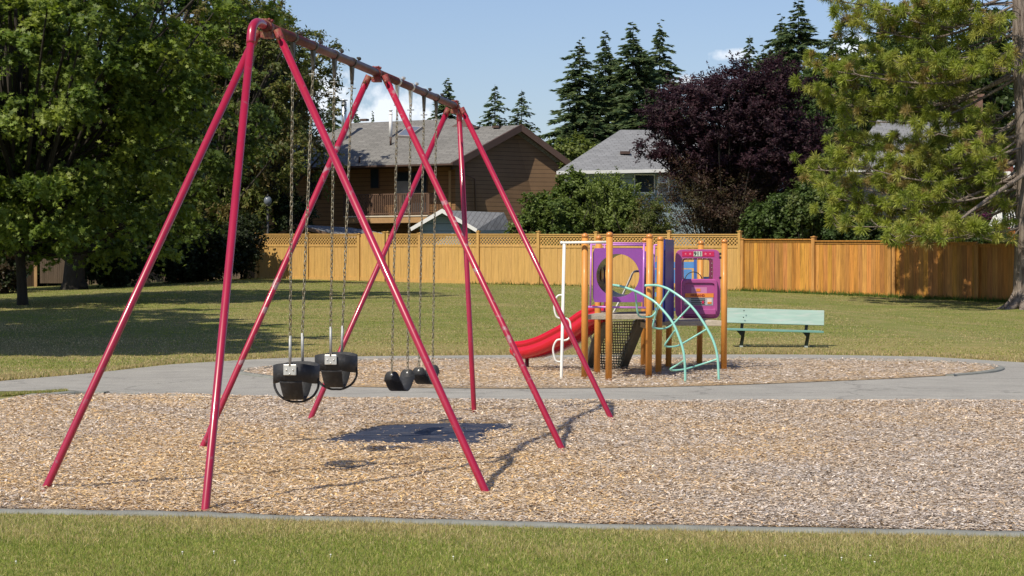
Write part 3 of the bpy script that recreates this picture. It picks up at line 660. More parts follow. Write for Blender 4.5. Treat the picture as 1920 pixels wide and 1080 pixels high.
# truck panel
yt = 31.45; tw = thing('truck_panel_dummy', (0, 0, 0), None, None) if False else None
cx, cz = PD(1308.5, 532.5, yt).x, PD(1308.5, 532.5, yt).z
S = yt / F
def sup(a, w, h, n_=7): 
    ca, sa = math.cos(a), math.sin(a); return (abs(ca) ** (2 / n_) * (1 if ca > 0 else -1) * w, abs(sa) ** (2 / n_) * (1 if sa > 0 else -1) * h)
N_ = 64; angs = [2 * math.pi * (i + .5) / N_ for i in range(N_)]
def loop(px, py, w, h, y_, n_=9): 
    c = PD(px, py, yt); out = []
    for a in angs:
        u, v = sup(a, w * S / 2, h * S / 2, n_); out.append(Vector((c.x + u, y_, c.z + v)))
    return out
mb = MB(); mb.ring(loop(1308.5, 532.5, 85, 130, yt), loop(1308, 505.5, 58, 42, yt, 12), (0, .05, 0)); tp = mb.build('truck_panel', m_pink, cf, bevel=.006)
m_pinkd = mat('deep_pink_plastic', (.40, .05, .24), .4, .1, 3, coat=.2); m_frm = mat('window_frame', (.16, .03, .07), .5, .2, 8)
MB().ring(loop(1308, 505.5, 57, 41.5, yt + .012, 12), loop(1306, 505, 48, 36, yt + .012, 12), (0, .012, 0)).build('window_frame', m_frm, tp)
for bx_, by_ in [(1281 + k * 9, 485.5) for k in range(7)] + [(1281 + k * 9, 525) for k in range(7)] + [(1334.5, 485.5 + k * 8) for k in range(1, 5)]:
    MB().ball(PD(bx_, by_, yt) + Vector((0, .004, 0)), .006, 5).build('bolt', m_bright, tp)
c_ = PD(1311, 562, yt); b0 = loop(1311, 559, 70, 72, yt - .002, 9); b1 = loop(1311, 559, 66, 68, yt - .06, 9); mb = MB(); mb.v = b0 + b1 + loop(1311, 556, 58, 52, yt - .06, 9) + loop(1311, 556, 56, 50, yt - .035, 9)
for s in range(3):
    for i in range(N_): j = (i + 1) % N_; mb.face((s * N_ + i, s * N_ + j, (s + 1) * N_ + j, (s + 1) * N_ + i), s == 0)
mb.face([3 * N_ + i for i in range(N_)][::-1]); mb.build('hood', m_pink, tp)
a = PD(1279, 590, yt - .06); b = PD(1342, 579, yt - .06); mb = MB(); mb.box(((a.x + b.x) / 2, yt - .075, (a.z + b.z) / 2), (b.x - a.x, .05, b.z - a.z)); mb.build('bumper', m_pink, tp, bevel=.012)
def plate(name, x0, y0_, x1, y1, yy, m, par=None):
    a = PD(x0, y1, yt); b = PD(x1, y0_, yt); mb = MB(); mb.box(((a.x + b.x) / 2, yy, (a.z + b.z) / 2), (b.x - a.x, .003, b.z - a.z)); return mb.build(name, m, par or tp)
m_dred = mat('decal_red', (.52, .02, .09), .4, .05); m_plt = mat('decal_pale', (.55, .62, .52), .4, .05); m_gry = mat('decal_grey', (.36, .40, .42), .4, .05); m_blk = mat('decal_black', (.02, .02, .02), .4, 0); m_or = mat('decal_orange', (.75, .25, .04), .4, .1); m_dpk = mat('decal_pink', (.55, .22, .40), .4, .1); m_dot = mat('decal_rose', (.72, .22, .30), .4, .1); m_dkred = mat('decal_dark_red', (.30, .02, .03), .5, 0)
y1_ = yt - .0035
plate('light_bar_decal', 1279, 471.5, 1339, 481, y1_, m_dred); plate('number_plate', 1300.5, 471.2, 1316.5, 480.6, y1_ - .0035, m_plt)
text_mesh('number_text', '911', .083, PD(1308.5, 476, yt) + Vector((0, -.0095, 0)), math.pi / 2, 0, m_blk, tp)
for px, r in ((1285.5, .013), (1294, .017), (1323, .017), (1331.5, .013)): 
    c = PD(px, 476, y1_); pts = []
    for k in range(10): a = math.pi * k / 5 + math.pi / 2; rr = r * (1.25 if k % 2 == 0 else .65); pts.append(c + Vector((math.cos(a) * rr, -.004, math.sin(a) * rr)))
    MB().prism(pts, (0, .002, 0)).build('light_decal', m_dot, tp)
yh = yt - .0375
plate('badge_decal', 1296, 538.5, 1325, 550, yh, m_dpk); plate('badge_flame', 1305, 541, 1313, 546.5, yh - .004, m_or); plate('stripe_decal', 1284, 549.8, 1337.5, 557.6, yh - .003, m_or)
text_mesh('stripe_text', 'FIRELAND', .046, PD(1308, 554, yh) + Vector((0, -.008, 0)), math.pi / 2, 0, m_dkred, tp)
plate('grille_decal', 1280.5, 558, 1336.5, 572.5, yh - .001, m_gry)
for k in range(4): plate('grille_bar', 1295, 559.3 + k * 3.3, 1321.5, 560.9 + k * 3.3, yh - .005, m_blk)
plate('headlight_decal', 1325.5, 560, 1334, 570, yh - .005, mat('decal_lamp', (.75, .62, .55), .4, .1)); plate('headlight_decal', 1282.5, 560, 1291, 570, yh - .005, MATS['decal_lamp'])
plate('indicator_decal', 1326, 566, 1333.5, 569.5, yh - .009, m_or); plate('cross_decal', 1315.5, 564, 1319.5, 569, yh - .009, m_dred)
cw = PD(1300.5, 526, 31.75); MB().tube([cw + Vector((math.cos(a) * .128, .03 * math.sin(a), math.sin(a) * .128)) for a in np.linspace(0, 2 * math.pi, 33)], .0075, 6, cap=False).tube([cw - Vector((.12, 0, 0)), cw + Vector((.12, 0, 0))], .007, 5).tube([cw, cw + Vector((0, -.25, -.1))], .015, 6).build('steering_wheel', m_dark, cf)
mb = MB()
for py in (476, 483, 521): mb.box(PD(1352.5, py, 31.4), (.06, .05, .035))
mb.build('panel_clamp', m_dark, cf)
# slide
ent = Vector((1.20, 30.35, .86)); ex = Vector((.03, 31.3, .21))
mb = MB(); path = [Vector((1.30, 30.35, .88)), Vector((1.14, 30.42, .80)), Vector((.86, 30.60, .58)), Vector((.62, 30.80, .44)), Vector((.40, 30.98, .355)), Vector((.24, 31.12, .325)), Vector((.15, 31.20, .325))]
pth = smooth_path(path, 6); prof = []
for k in range(25):   # open trough with rolled rims, profile in (across, up)
    pass
hp = [(.07, .0), (.14, .008), (.19, .035), (.215, .075), (.245, .10), (.275, .098), (.298, .07), (.30, .04), (.285, .018), (.278, .008), (.29, -.015), (.298, -.06), (.285, -.11), (.24, -.15), (.12, -.165)]
prof = [(-u, v) for u, v in hp[::-1]] + hp
np_ = len(prof)
for i, p in enumerate(pth):
    t = (pth[min(i + 1, len(pth) - 1)] - pth[max(i - 1, 0)]).normalized(); sd = Vector((t.y, -t.x, 0)).normalized(); up = sd.cross(t).normalized()
    if up.z < 0: up = -up
    sc = 1.0 if i < len(pth) - 6 else 1 - (i - len(pth) + 6) / 6 * .38
    for u, v in prof: mb.v.append(p + sd * u * (1 if sc == 1 else (.82 + .18 * sc)) + up * v * sc)
for i in range(len(pth) - 1):
    for k in range(np_): a = i * np_ + k; b = i * np_ + (k + 1) % np_; mb.face((a, b, b + np_, a + np_), True)
mb.face(list(range(np_))[::-1]); mb.face([(len(pth) - 1) * np_ + k for k in range(np_)]); sd_ = mb.build('slide', m_slide, cf)
MB().tube([(.22, 31.20, -.1), (.22, 31.20, .19)], .028, 10).build('slide_leg', mat('slide_leg_paint', (.20, .02, .03), .4, .1), sd_)
mb = MB(); mb.box((1.22, 30.12, .95), (.05, .04, .18)); mb.box((1.34, 30.6, .96), (.05, .04, .2)); mb.box((1.26, 30.33, .80), (.12, .5, .05)); mb.build('slide_hood', m_slide, sd_)
# loop climber
lc = MB(); b = PD(1052.5, 712, 28.26); t = PD(1058, 454, 28.26)
lc.tube([Vector((b.x, b.y, -.1)), b, t], .0205, 12); w1 = PD(1053, 455, 28.26); w2 = PD(1142, 454, 28.12); lc.tube([w1, w2], .017, 10); lc.ball(w1, .022, 8)
def lp(pts): lc.tube(smooth_path([PD(x, y_, 28.26) for x, y_ in pts], 5), .0125, 8)
lp([(1055.5, 553.5), (1047, 554), (1041, 562), (1039, 573), (1040.5, 586), (1045, 595), (1054, 597)])
lp([(1055, 597), (1063, 597.5), (1068.5, 604), (1070, 618), (1068, 632), (1062, 637.5), (1054, 638)])
lp([(1054, 636.5), (1045, 637.5), (1039.5, 645), (1037, 656), (1039, 668), (1043, 677), (1053, 678.5)])
lc.build('loop_climber', m_white, cf)
mb = MB()
for px, py, d in ((1094.5, 452, 28.4), (1118, 457, 30.2)): mb.box(PD(px, py, d) + Vector((0, -.05, 0)), (.025, .02, .07))
mb.build('pipe_clamp', m_white, cf)
# teal arch climber
def rail(pts, d0, d1):
    x0, x1 = pts[0][0], pts[-1][0]
    return smooth_path([PD(x, y_, d0 + (d1 - d0) * max(0, min(1, (x - x0) / (x1 - x0 + 1e-6)))) for x, y_ in pts], 5)
R1 = [(1149, 534.5), (1160, 536), (1173, 539.5), (1194, 547), (1215, 558), (1233, 571), (1260, 603), (1275.5, 638.5), (1282, 662), (1284.5, 690), (1285, 719)]
R2 = [(1211, 535.3), (1222, 534.8), (1233, 535.3), (1245, 538.5), (1256, 543.5), (1277, 557.5), (1295, 573), (1310, 591.5), (1326, 616.6), (1338.5, 642), (1345.5, 671), (1348, 716)]
tc_ = MB(); tc_.tube(rail(R1, 28.05, 27.35) + [PD(1285, 730, 27.3)], .0165, 10); tc_.tube(rail(R2, 28.42, 27.75) + [PD(1348, 728, 27.7)], .0165, 10)
tc_.ball(PD(1211, 535.5, 28.42), .02, 8)
def dr(px, which): 
    x0, x1, d0, d1 = (1149, 1285, 28.05, 27.35) if which == 1 else (1211, 1348, 28.42, 27.75)
    return d0 + (d1 - d0) * max(0, min(1, (px - x0) / (x1 - x0)))
def rung(a, mids, b):
    pts = [PD(a[0], a[1], dr(a[0], 1))]; n = len(mids); da, db = dr(a[0], 1), dr(b[0], 2)
    for i, (x, y_) in enumerate(mids): 
        t = (i + 1) / (n + 1); pts.append(PD(x, y_, da + (db - da) * t + .10))
    pts.append(PD(b[0], b[1], db)); tc_.tube(smooth_path(pts, 4), .0125, 8)
rung((1191, 546), [(1193, 566), (1195.5, 586), (1200, 593), (1209, 594.5), (1222, 593), (1231, 583), (1242, 565)], (1256, 543.5))
rung((1234, 572), [(1229, 592), (1224, 611), (1229, 615.5), (1245, 616), (1260, 609), (1278, 591)], (1295, 573))
rung((1266, 619), [(1256, 633), (1247, 646), (1250, 650), (1266, 649.5), (1278, 645), (1302, 631)], (1326, 616.6))
rung((1282, 676), [(1270, 684), (1257.5, 691.5), (1261, 694.5), (1280, 693), (1298, 688.5), (1322, 681)], (1345.8, 673))
tc_.build('arch_climber', m_teal, cf)
# stairs with perforated treads, going down at the back, and their rails
st = MB(); top = [Vector((1.32, 30.25, .80)), Vector((1.80, 30.05, .80))]; bot = [Vector((1.05, 31.45, 0)), Vector((1.56, 31.45, 0))]
for a, b in zip(top, bot):
    st.prism([a + Vector((-.03, 0, -.12)), a + Vector((-.03, 0, .03)), b + Vector((.0, .12, .12)), b + Vector((0, .05, -.05)), b + Vector((0, -.25, -.05))], (.10, 0, 0))
m_perf = m_dgreen
n = 5
for k in range(n):
    t = (k + .5) / n; a = top[0] + (bot[0] - top[0]) * t; b = top[1] + (bot[1] - top[1]) * t
    w_ = b - a; nb_ = 14
    for i in range(nb_ + 1): st.bar(a + w_ * i / nb_ + Vector((0, -.10, 0)), a + w_ * i / nb_ + Vector((0, .13, 0)), .015, .008)
    for j in range(6): st.bar(a + Vector((0, -.10 + j * .046, .002)), b + Vector((0, -.10 + j * .046, .002)), .022, .008)
    for i in range(nb_ + 1): st.bar(a + w_ * i / nb_ + Vector((0, .13, 0)), a + w_ * i / nb_ + Vector((0, .15, -.16)), .015, .008)
    for j in range(4): st.bar(a + Vector((0, .135, -.04 * j)), b + Vector((0, .135, -.04 * j)), .008, .016)
st.build('stairs', m_dgreen, cf)
mb = MB(); mb.tube(smooth_path([PD(1198.5, 508.5, 30.9), PD(1191, 509, 30.9), PD(1186, 513, 31.0), PD(1181, 524, 31.1), PD(1166, 556, 31.3), PD(1152, 583, 31.4), PD(1142, 604, 31.5)], 4), .016, 8)
mb.tube([PD(1100.5, 612, 31.0), PD(1112, 643, 31.3)], .018, 8); mb.build('handrail', m_white, cf)
mb = MB(); mb.box(PD(1110.5, 668, 31.3), (.03, .03, .40)); mb.build('rail_post', mat('green_rail_post', (.05, .10, .08), .5, .1), cf)
MB().prism([PD(1130, 600, 30.3), PD(1138, 600, 30.3), PD(1126, 628, 30.8), PD(1126, 618, 30.8)], (.02, 0, 0)).build('stair_trim', m_deck, cf)
# ================= bench =================
m_bt = mat('pale_green_board', (.30, .42, .37), .6, .10, 3, stretch=(.5, 4, 6), col2=(.42, .46, .43), thr=(.5, .8))
m_bs = mat('green_board', (.14, .30, .26), .6, .1, 3)
m_bl = mat('dark_green_iron', (.012, .022, .018), .5, .1)
bn = thing('park_bench', (4.85, 39.9, 0), 'pale green park bench on dark legs standing on the lawn edge', 'bench')
z0 = terr(4.8, 40)
a = PD(1361, 591.3, 40.05); b = PD(1545.3, 596.3, 39.85); M_ = None
d_ = (b - a).normalized(); up = Vector((0, .22, 1)).normalized(); nn = d_.cross(up).normalized(); up = nn.cross(d_) * -1 if nn.cross(d_).z < 0 else nn.cross(d_)
MB().box((a + b) / 2, ((b - a).length, .04, .285), M=Matrix((d_, up.cross(d_), up)).transposed()).build('backrest', m_bt, bn, bevel=.006)
a = PD(1361, 617, 39.8); b = PD(1541.5, 622, 39.6); d_ = (b - a).normalized()
mb = MB()
for k in range(2): mb.box((a + b) / 2 + Vector((0, -.12 + k * .20, 0)), ((b - a).length, .185, .035), M=Matrix((d_, Vector((0, 1, 0)), d_.cross(Vector((0, 1, 0))))).transposed())
mb.build('seat', m_bs, bn, bevel=.004)
for (px, pyt, bx, by, d) in ((1393, 606, 1389.5, 654, 39.75), (1514.5, 609, 1511, 655.5, 39.6)):
    t = PD(px, pyt - 12, d + .40); s = PD(px, 619.5 + (1 if px > 1450 else 0), d + .1); g = PD(bx, by, d); g.z = -.05
    mb = MB(); mb.bar(t, s + Vector((0, .25, 0)), .05, .03); mb.build('upright', m_hang, bn)
    mb = MB(); mb.prism([s + Vector((-.14, -.2, 0)), s + Vector((.02, -.2, 0)), Vector((g.x + .03, g.y - .03, .02)), Vector((g.x - .035, g.y - .03, .02)), s + Vector((-.05, -.2, -.10))], (0, .07, 0)); mb.bar(s + Vector((-.02, -.22, -.02)), s + Vector((-.02, .22, -.02)), .05, .05); mb.build('leg', m_bl, bn)
    MB().box(Vector((g.x, g.y, .02)), (.06, .10, .08)).build('foot', mat('pale_footing', (.35, .40, .38), .8, .1) if 'pale_footing' not in MATS else MATS['pale_footing'], bn)
for px, py in ((1395, 582.5), (1394, 595), (1516.5, 586), (1515.5, 598.5)): MB().ball(PD(px, py, 39.93) + Vector((0, -.0, 0)), .012, 6).build('bolt', m_dark, bn)
m_cedar = mat('honey_stain_boards', attr=True, rough=.6, var=.16, scale=2.2, stretch=(9, 9, .7), bump=.3, bscale=14)
m_cedar2 = mat('raw_cedar_boards', attr=True, rough=.65, var=.36, scale=1.6, stretch=(10, 10, .6), bump=.4, bscale=14, col2=(.15, .065, .02), thr=(.61, .74, 2.2))
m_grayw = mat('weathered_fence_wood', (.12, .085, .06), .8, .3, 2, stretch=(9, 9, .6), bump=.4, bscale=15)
def fpt(px):
    """point on the fence line seen at pixel column px"""
    lo, hi = 40., 100.
    for _ in range(40):
        m = (lo + hi) / 2
        if m < yf((px - 960) * m / F): lo = m
        else: hi = m
    return P(px, HY, lo)
def zat(py, d): return CH + (HY - py) * d / F
BOT = ([480, 672, 787, 897, 1010, 1255, 1387, 1525, 1667, 1832, 2000], [523, 524, 528, 532, 535, 541, 546.5, 551, 555.5, 565, 576])
def bot(px): return float(np.interp(px, *BOT))
lf = thing('lattice_fence', fpt(900), 'yellow stained board fence with lattice top across the lawn', 'fence')
C1 = (.50, .30, .095)
def jit(c, s=.08): k = 1 + rnd.uniform(-s, s); return (c[0] * k, c[1] * k * (1 + rnd.uniform(-.4, .3) * s), c[2] * k * (1 + rnd.uniform(-1, 1) * s))
def panel(x0, x1, ytop, ylat, lattice, mt, root, cbase, nboards, jitter, sub='panel', arch=0):
    a = fpt(x0); b = fpt(x1); da, db = a.y, b.y
    T0, T1 = zat(ytop, da), zat(ytop, db); Lz0, Lz1 = zat(ylat, da), zat(ylat, db)
    B0, B1 = zat(bot(x0), da) - .04, zat(bot(x1), db) - .04
    d = (b - a); d.z = 0; Ln = d.length; d.normalize(); nn = Vector((d.y, -d.x, 0))
    def q(t, z, o=0): p = a + (b - a) * t; return Vector((p.x, p.y, z)) + nn * o
    lerp = lambda u, v, t: u + (v - u) * t
    mb = MB(cbase)
    for i in range(nboards):
        t0, t1 = i / nboards, (i + 1) / nboards - .0012; mb.col = jit(cbase, jitter); o = rnd.uniform(-.002, .004) + .004 * (i % 2)
        z0, z1 = lerp(B0, B1, t0), lerp(B0, B1, t1); y0, y1 = lerp(Lz0, Lz1, t0), lerp(Lz0, Lz1, t1)
        if arch: y0 += arch * math.sin(math.pi * t0); y1 += arch * math.sin(math.pi * t1)
        mb.hexa([q(t0, z0 + .06, o), q(t1, z1 + .06, o), q(t1, z1 + .06, o - .02), q(t0, z0 + .06, o - .02)], [q(t0, y0, o), q(t1, y1, o), q(t1, y1, o - .02), q(t0, y0, o - .02)])
    mb.col = jit(cbase, .04)
    def rail(z0, z1, h, o, th=.045):
        mb.hexa([q(0, z0 - h, o), q(1, z1 - h, o), q(1, z1 - h, o - th), q(0, z0 - h, o - th)], [q(0, z0, o), q(1, z1, o), q(1, z1, o - th), q(0, z0, o - th)])
    rail(B0 + .14, B1 + .14, .14, .022)
    if not arch: rail(Lz0 + .01, Lz1 + .01, .09, .024)
    mb.build(sub, mt, root)
    if lattice:
        mb = MB(jit(cbase, .03))
        rail(T0 + .035, T1 + .035, .035, .05, .10); rail(T0 - .002, T1 - .002, .07, .022)
        mb.build('rail', mt, root)
        mb = MB(tuple(c * .95 for c in cbase)); z0, z1 = Lz0 + .01, T0 - .07; zb0, zb1 = Lz1 + .01, T1 - .07; h = (z1 - z0); st = .135; n = int((Ln + h) / st) + 1
        for s in (1, -1):
            o = -.002 if s > 0 else -.012
            for k in range(-1, n + 1):
                u0 = k * st - (h if s > 0 else 0); u1 = u0 + h * s if s > 0 else u0 - h
                if s < 0: u0, u1 = k * st, k * st - h
                # clip
                p0, p1, w0, w1 = u0, u1, 0.0, 1.0
                if p1 != p0:
                    for lim in (0.0, Ln):
                        pass
                def cl(u): return max(0., min(Ln, u))
                c0, c1 = cl(u0), cl(u1)
                if abs(c1 - c0) < .02: continue
                w0 = (c0 - u0) / (u1 - u0); w1 = (c1 - u0) / (u1 - u0)
                tz = lambda u, w_: lerp(lerp(z0, zb0, u / Ln), lerp(z1, zb1, u / Ln), w_)
                A_, B_ = q(c0 / Ln, tz(c0, w0), o), q(c1 / Ln, tz(c1, w1), o)
                mb.bar(A_, B_, .008, .036, up=(0, 0, 1)) if False else None
                dd = (B_ - A_).normalized(); pr = dd.cross(nn).normalized() * .0185
                mb.prism([A_ - pr, B_ - pr, B_ + pr, A_ + pr], nn * .007)
        mb.build('lattice', mt, root)
    return a, b
def fpost(px, ytop, mt, root, c, w_=.11, yb=None):
    a = fpt(px); z0 = zat(bot(px) if yb is None else yb, a.y) - .1; z1 = zat(ytop, a.y); mb = MB(jit(c, .05)); dd = math.atan2(fpt(px + 5).y - a.y, fpt(px + 5).x - a.x)
    mb.box((a.x, a.y - .02, (z0 + z1) / 2), (w_, w_, z1 - z0), dd); mb.box((a.x, a.y - .02, z1 + .014), (w_ + .045, w_ + .045, .028), dd)
    mb.prism([Vector((a.x - w_ / 2, a.y - .02 - w_ / 2, z1 + .028)), Vector((a.x + w_ / 2, a.y - .02 - w_ / 2, z1 + .028)), Vector((a.x, a.y - .02, z1 + .05))], (0, w_, 0)); mb.build('post', mt, root)
yT = 440
for x0, x1 in ((483, 577), (577, 672), (727, 787), (787, 897), (897, 1010), (1010, 1118), (1118, 1255), (1255, 1387)):
    panel(x0, x1, yT + (.0 if x0 < 1000 else .5), 458.5 + (2 if x0 > 1000 else 0), True, m_cedar, lf, C1, max(6, int((x1 - x0) / 6)), .03)
for px, yt_ in ((481, 437.5), (577, 437.5), (673, 439.5), (727, 435.5), (787, 438), (897, 434.5), (1010, 435), (1118, 436), (1255, 434), (1387, 434.5)): fpost(px, yt_, m_cedar, lf, C1)
gt = thing('garden_gate', fpt(700), 'plain arched board gate in the yellow lattice fence', 'gate')
panel(675.5, 719, 440, 439.5, False, m_cedar, gt, C1, 8, .04, 'gate_leaf', arch=.09); fpost(720.5, 436, m_cedar, gt, C1)
MB().ball(fpt(481) + Vector((-.03, -.1, zat(445, 86) - 1.42)), .10, 8).build('fence_light', mat('lamp_white', (.8, .8, .78), .3, .02), lf)
rf_ = thing('board_fence', fpt(1600), 'orange brown vertical board fence half shaded by the pine', 'fence')
C2 = (.43, .20, .042)
for x0, x1, y0 in ((1390, 1525, 450), (1528, 1667, 453), (1678, 1832, 455.5), (1832, 2000, 459), (2000, 2180, 462), (2180, 2360, 465)):
    a, b = panel(x0, x1, y0, y0, False, m_cedar2, rf_, C2, 17, .26)
    mb = MB(jit(C2, .05)); T0, T1 = zat(y0, a.y), zat(y0, b.y); mb.bar(Vector((a.x, a.y - .02, T0 + .02)), Vector((b.x, b.y - .02, T1 + .02)), .12, .035); mb.build('rail', m_cedar2, rf_)
for px, yt_ in ((1393, 449), (1526, 445), (1669, 449), (1677, 451), (1832, 459), (2000, 462), (2180, 465), (2360, 468)): fpost(px, yt_, m_cedar2, rf_, (.44, .22, .06), .13)
# grey fence in the shade of the left trees
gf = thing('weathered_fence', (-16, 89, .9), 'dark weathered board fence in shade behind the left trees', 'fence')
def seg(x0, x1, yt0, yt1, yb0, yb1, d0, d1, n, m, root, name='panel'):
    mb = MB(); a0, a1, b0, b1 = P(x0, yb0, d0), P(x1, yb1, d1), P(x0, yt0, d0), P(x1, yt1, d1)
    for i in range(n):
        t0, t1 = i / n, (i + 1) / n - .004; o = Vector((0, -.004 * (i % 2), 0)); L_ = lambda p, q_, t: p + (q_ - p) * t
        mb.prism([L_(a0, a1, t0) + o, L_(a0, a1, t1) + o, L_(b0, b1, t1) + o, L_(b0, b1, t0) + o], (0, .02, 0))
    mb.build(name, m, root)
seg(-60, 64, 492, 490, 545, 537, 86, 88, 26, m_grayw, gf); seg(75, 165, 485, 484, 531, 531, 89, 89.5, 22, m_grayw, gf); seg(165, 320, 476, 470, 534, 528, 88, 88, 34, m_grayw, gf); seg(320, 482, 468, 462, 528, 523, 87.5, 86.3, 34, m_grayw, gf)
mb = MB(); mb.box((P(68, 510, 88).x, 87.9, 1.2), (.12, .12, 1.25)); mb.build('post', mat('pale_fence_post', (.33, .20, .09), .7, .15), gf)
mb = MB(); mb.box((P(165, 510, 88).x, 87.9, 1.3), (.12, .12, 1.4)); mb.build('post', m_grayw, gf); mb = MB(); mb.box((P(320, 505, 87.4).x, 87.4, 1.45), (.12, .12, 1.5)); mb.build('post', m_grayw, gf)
m_roof1 = mat('brown_grey_shingles', (.175, .17, .162), .9, .10, .8, shingle=True)
m_roof2 = mat('grey_shingles', (.21, .215, .225), .9, .10, .8, shingle=True)
m_sid1 = mat('tan_siding', (.25, .13, .053), .7, .14, 1.2, lines=(.20, .12))  # base colour lowered to deepen the shade on the house
m_sidd = mat('brown_siding', (.165, .10, .054), .7, .14, 1.2, lines=(.20, .12))  # lowered too for the house shade; the garage wall shares it
m_trim = mat('dark_brown_trim', (.075, .045, .035), .6, .1)
m_sidb = mat('blue_grey_siding', (.28, .36, .40), .7, .08, 1.5, lines=(.24, .10))
m_wtrim = mat('white_trim', (.78, .78, .76), .5, .05)
m_glass = mat('window_glass', (.03, .04, .05), .08, .05, spec=.8)
m_flue = mat('flue_metal', (.55, .56, .56), .3, .15, 5, metallic=.85)
m_flue2 = mat('pale_flue', (.72, .72, .72), .4, .05)
def plane(p0, p1, p2):
    n = (p1 - p0).cross(p2 - p0).normalized()
    def f(px, py):
        r = Vector(((px - 960) / F, 1, (HY - py) / F)); o = Vector((0, 0, CH)); t = (p0 - o).dot(n) / r.dot(n); return o + r * t
    return f, n
def roofpoly(mb, f, pix, n, eave_dir, thick=.12):
    pts = [f(*p) for p in pix]; u = eave_dir.normalized(); v = n.cross(u).normalized(); mb_n = n if n.y < 0 or n.z > 0 else -n
    uv = [(p.dot(u), p.dot(v)) for p in pts]
    mb.poly(pts, uv)
    return pts
def slab(mb, pts, th):
    b = [p - Vector((0, 0, th)) for p in pts]; k = len(pts)
    mb.poly(b[::-1])
    for i in range(k): j = (i + 1) % k; mb.poly([pts[i], b[i], b[j], pts[j]])
# ---- brown house ----
h1 = thing('brown_house', (-3, 100, 1.1), 'brown two storey house with grey brown gable roof, balcony and flue pipes', 'house')
Lp = P(470, 316, 103); Cp = P(845, 306, 98); Gp = P(975, 234.5, 100.4); f1, n1 = plane(Lp, Cp, Gp)
mb = MB(); pts = roofpoly(mb, f1, [(400, 318), (470, 316.3), (845, 306), (975, 234.5), (892, 237.5), (850, 222.5), (658, 231), (598, 258), (500, 262), (400, 264)], n1, Cp - Lp)
mb.build('roof', m_roof1, h1)
mb = MB(); slab(mb, [p - Vector((0, 0, .004)) for p in pts], .16)
Rp = P(1066, 303, 101.0)
# right hand roof slope: runs back from the gable rake
back = (Lp - Cp).normalized() * 9
q = [Gp, Rp, Rp + back, Gp + back]; u = back.normalized(); mb2 = MB(); v = (Rp - Gp).normalized(); mb2.poly([p - Vector((0, 0, .01)) for p in q][::-1], [(p.dot(u), p.dot(v)) for p in q][::-1]); mb2.build('roof', m_roof1, h1)
def rake(a, b, w_, name='fascia', m=m_trim, out=None):
    out = out or Vector((.1, -.16, 0)); m_ = MB(); m_.prism([a + Vector((0, 0, .03)), b + Vector((0, 0, .03)), b - Vector((0, 0, w_)), a - Vector((0, 0, w_))], out); return m_.build(name, m, h1)
mb.build('roof_edge', m_trim, h1)
rake(Cp, Gp, .30, out=Vector((.09, -.12, 0))); rake(Gp, Rp, .30, out=Vector((.09, -.12, 0)))
# gable wall set behind the rake
gd = (Rp - Cp); gd.z = 0; gd.normalize(); gn = Vector((gd.y, -gd.x, 0)); o = .50
def gw(p): return p - gn * o
zb = 0.4
g0, g1, g2 = gw(Cp + gd * .5), gw(Gp), gw(Rp - gd * .25); MBg = MB()
sl0 = Vector((0, 0, .16)); base0 = Vector((g0.x, g0.y, zb)); base2 = Vector((g2.x, g2.y, zb))
MBg.poly([base0, base2, g2 - sl0, g1 - sl0, g0 - sl0 + Vector((0, 0, .2))]); MBg.build('gable_wall', m_sidd, h1)
# front wall (faces the park, left)
ld = (Lp - Cp); ld.z = 0; ld.normalize(); ln = Vector((-ld.y, ld.x, 0)); 
if ln.y > 0: ln = -ln
w0 = Vector((g0.x, g0.y, 0)); 
def W(s, z, off=0): p = w0 + ld * s + ln * off; return Vector((p.x, p.y, z))
ez = Cp.z - .14
MB().poly([W(16, zb), W(0, zb), W(0, ez + .3), W(16, ez + .3)]).build('front_wall', m_sid1, h1)
sof = MB(); sof.poly([W(16, ez + .02), W(-.6, ez + .02), W(-.6, ez + .02, 1.4), W(16, ez + .02, 1.4)]); sof.build('soffit', m_trim, h1)
def spx(px):   # distance along wall for a pixel column
    lo, hi = -2., 18.
    for _ in range(40):
        m = (lo + hi) / 2; p = W(m, 0)
        if 960 + p.x / p.y * F > px: lo = m
        else: hi = m
    return lo
def wz(px, py): p = W(spx(px), 0); return CH + (HY - py) * p.y / F
def winbox(name, x0, y0, x1, y1, m, off=.03, th=.05, par=None):
    s0, s1 = spx(x0), spx(x1); z0, z1 = wz(x0, y1), wz(x0, y0); mm_ = MB(); mm_.hexa([W(s0, z0, 0.01), W(s1, z0, 0.01), W(s1, z0, off), W(s0, z0, off)], [W(s0, z1, 0.01), W(s1, z1, 0.01), W(s1, z1, off), W(s0, z1, off)]); return mm_.build(name, m, par or h1)
for x0, y0, x1, y1 in ((497, 327, 540, 356), (697, 318, 710, 352), (581, 326, 600, 372)):
    w_ = winbox('window', x0 - 1.5, y0 - 1.5, x1 + 1.5, y1 + 1.5, m_trim, .05); winbox('pane', x0, y0, x1, y1, m_glass, .065, par=w_)
    if x1 - x0 > 30: winbox('pane_panel', x0 + 1, y1 - 15, x1 - 3, y1 - 1, mat('pale_sky_reflection', (.45, .48, .52), .6, .1), .072, par=w_)  # pale panel paints the sky reflected in the wide window
w_ = winbox('patio_door', 742, 322, 802, 402, m_trim, .05)
for a_, b_ in ((744, 771), (773, 800)): winbox('pane', a_, 324, b_, 401, m_glass, .065, par=w_)
winbox('pane_panel', 745, 340, 770, 401, mat('curtain', (.30, .30, .29), .8, .1), .07, par=w_)
winbox('corner_board', 842, 320, 846, 440, mat('tan_trim', (.42, .25, .12), .6, .05), .06)
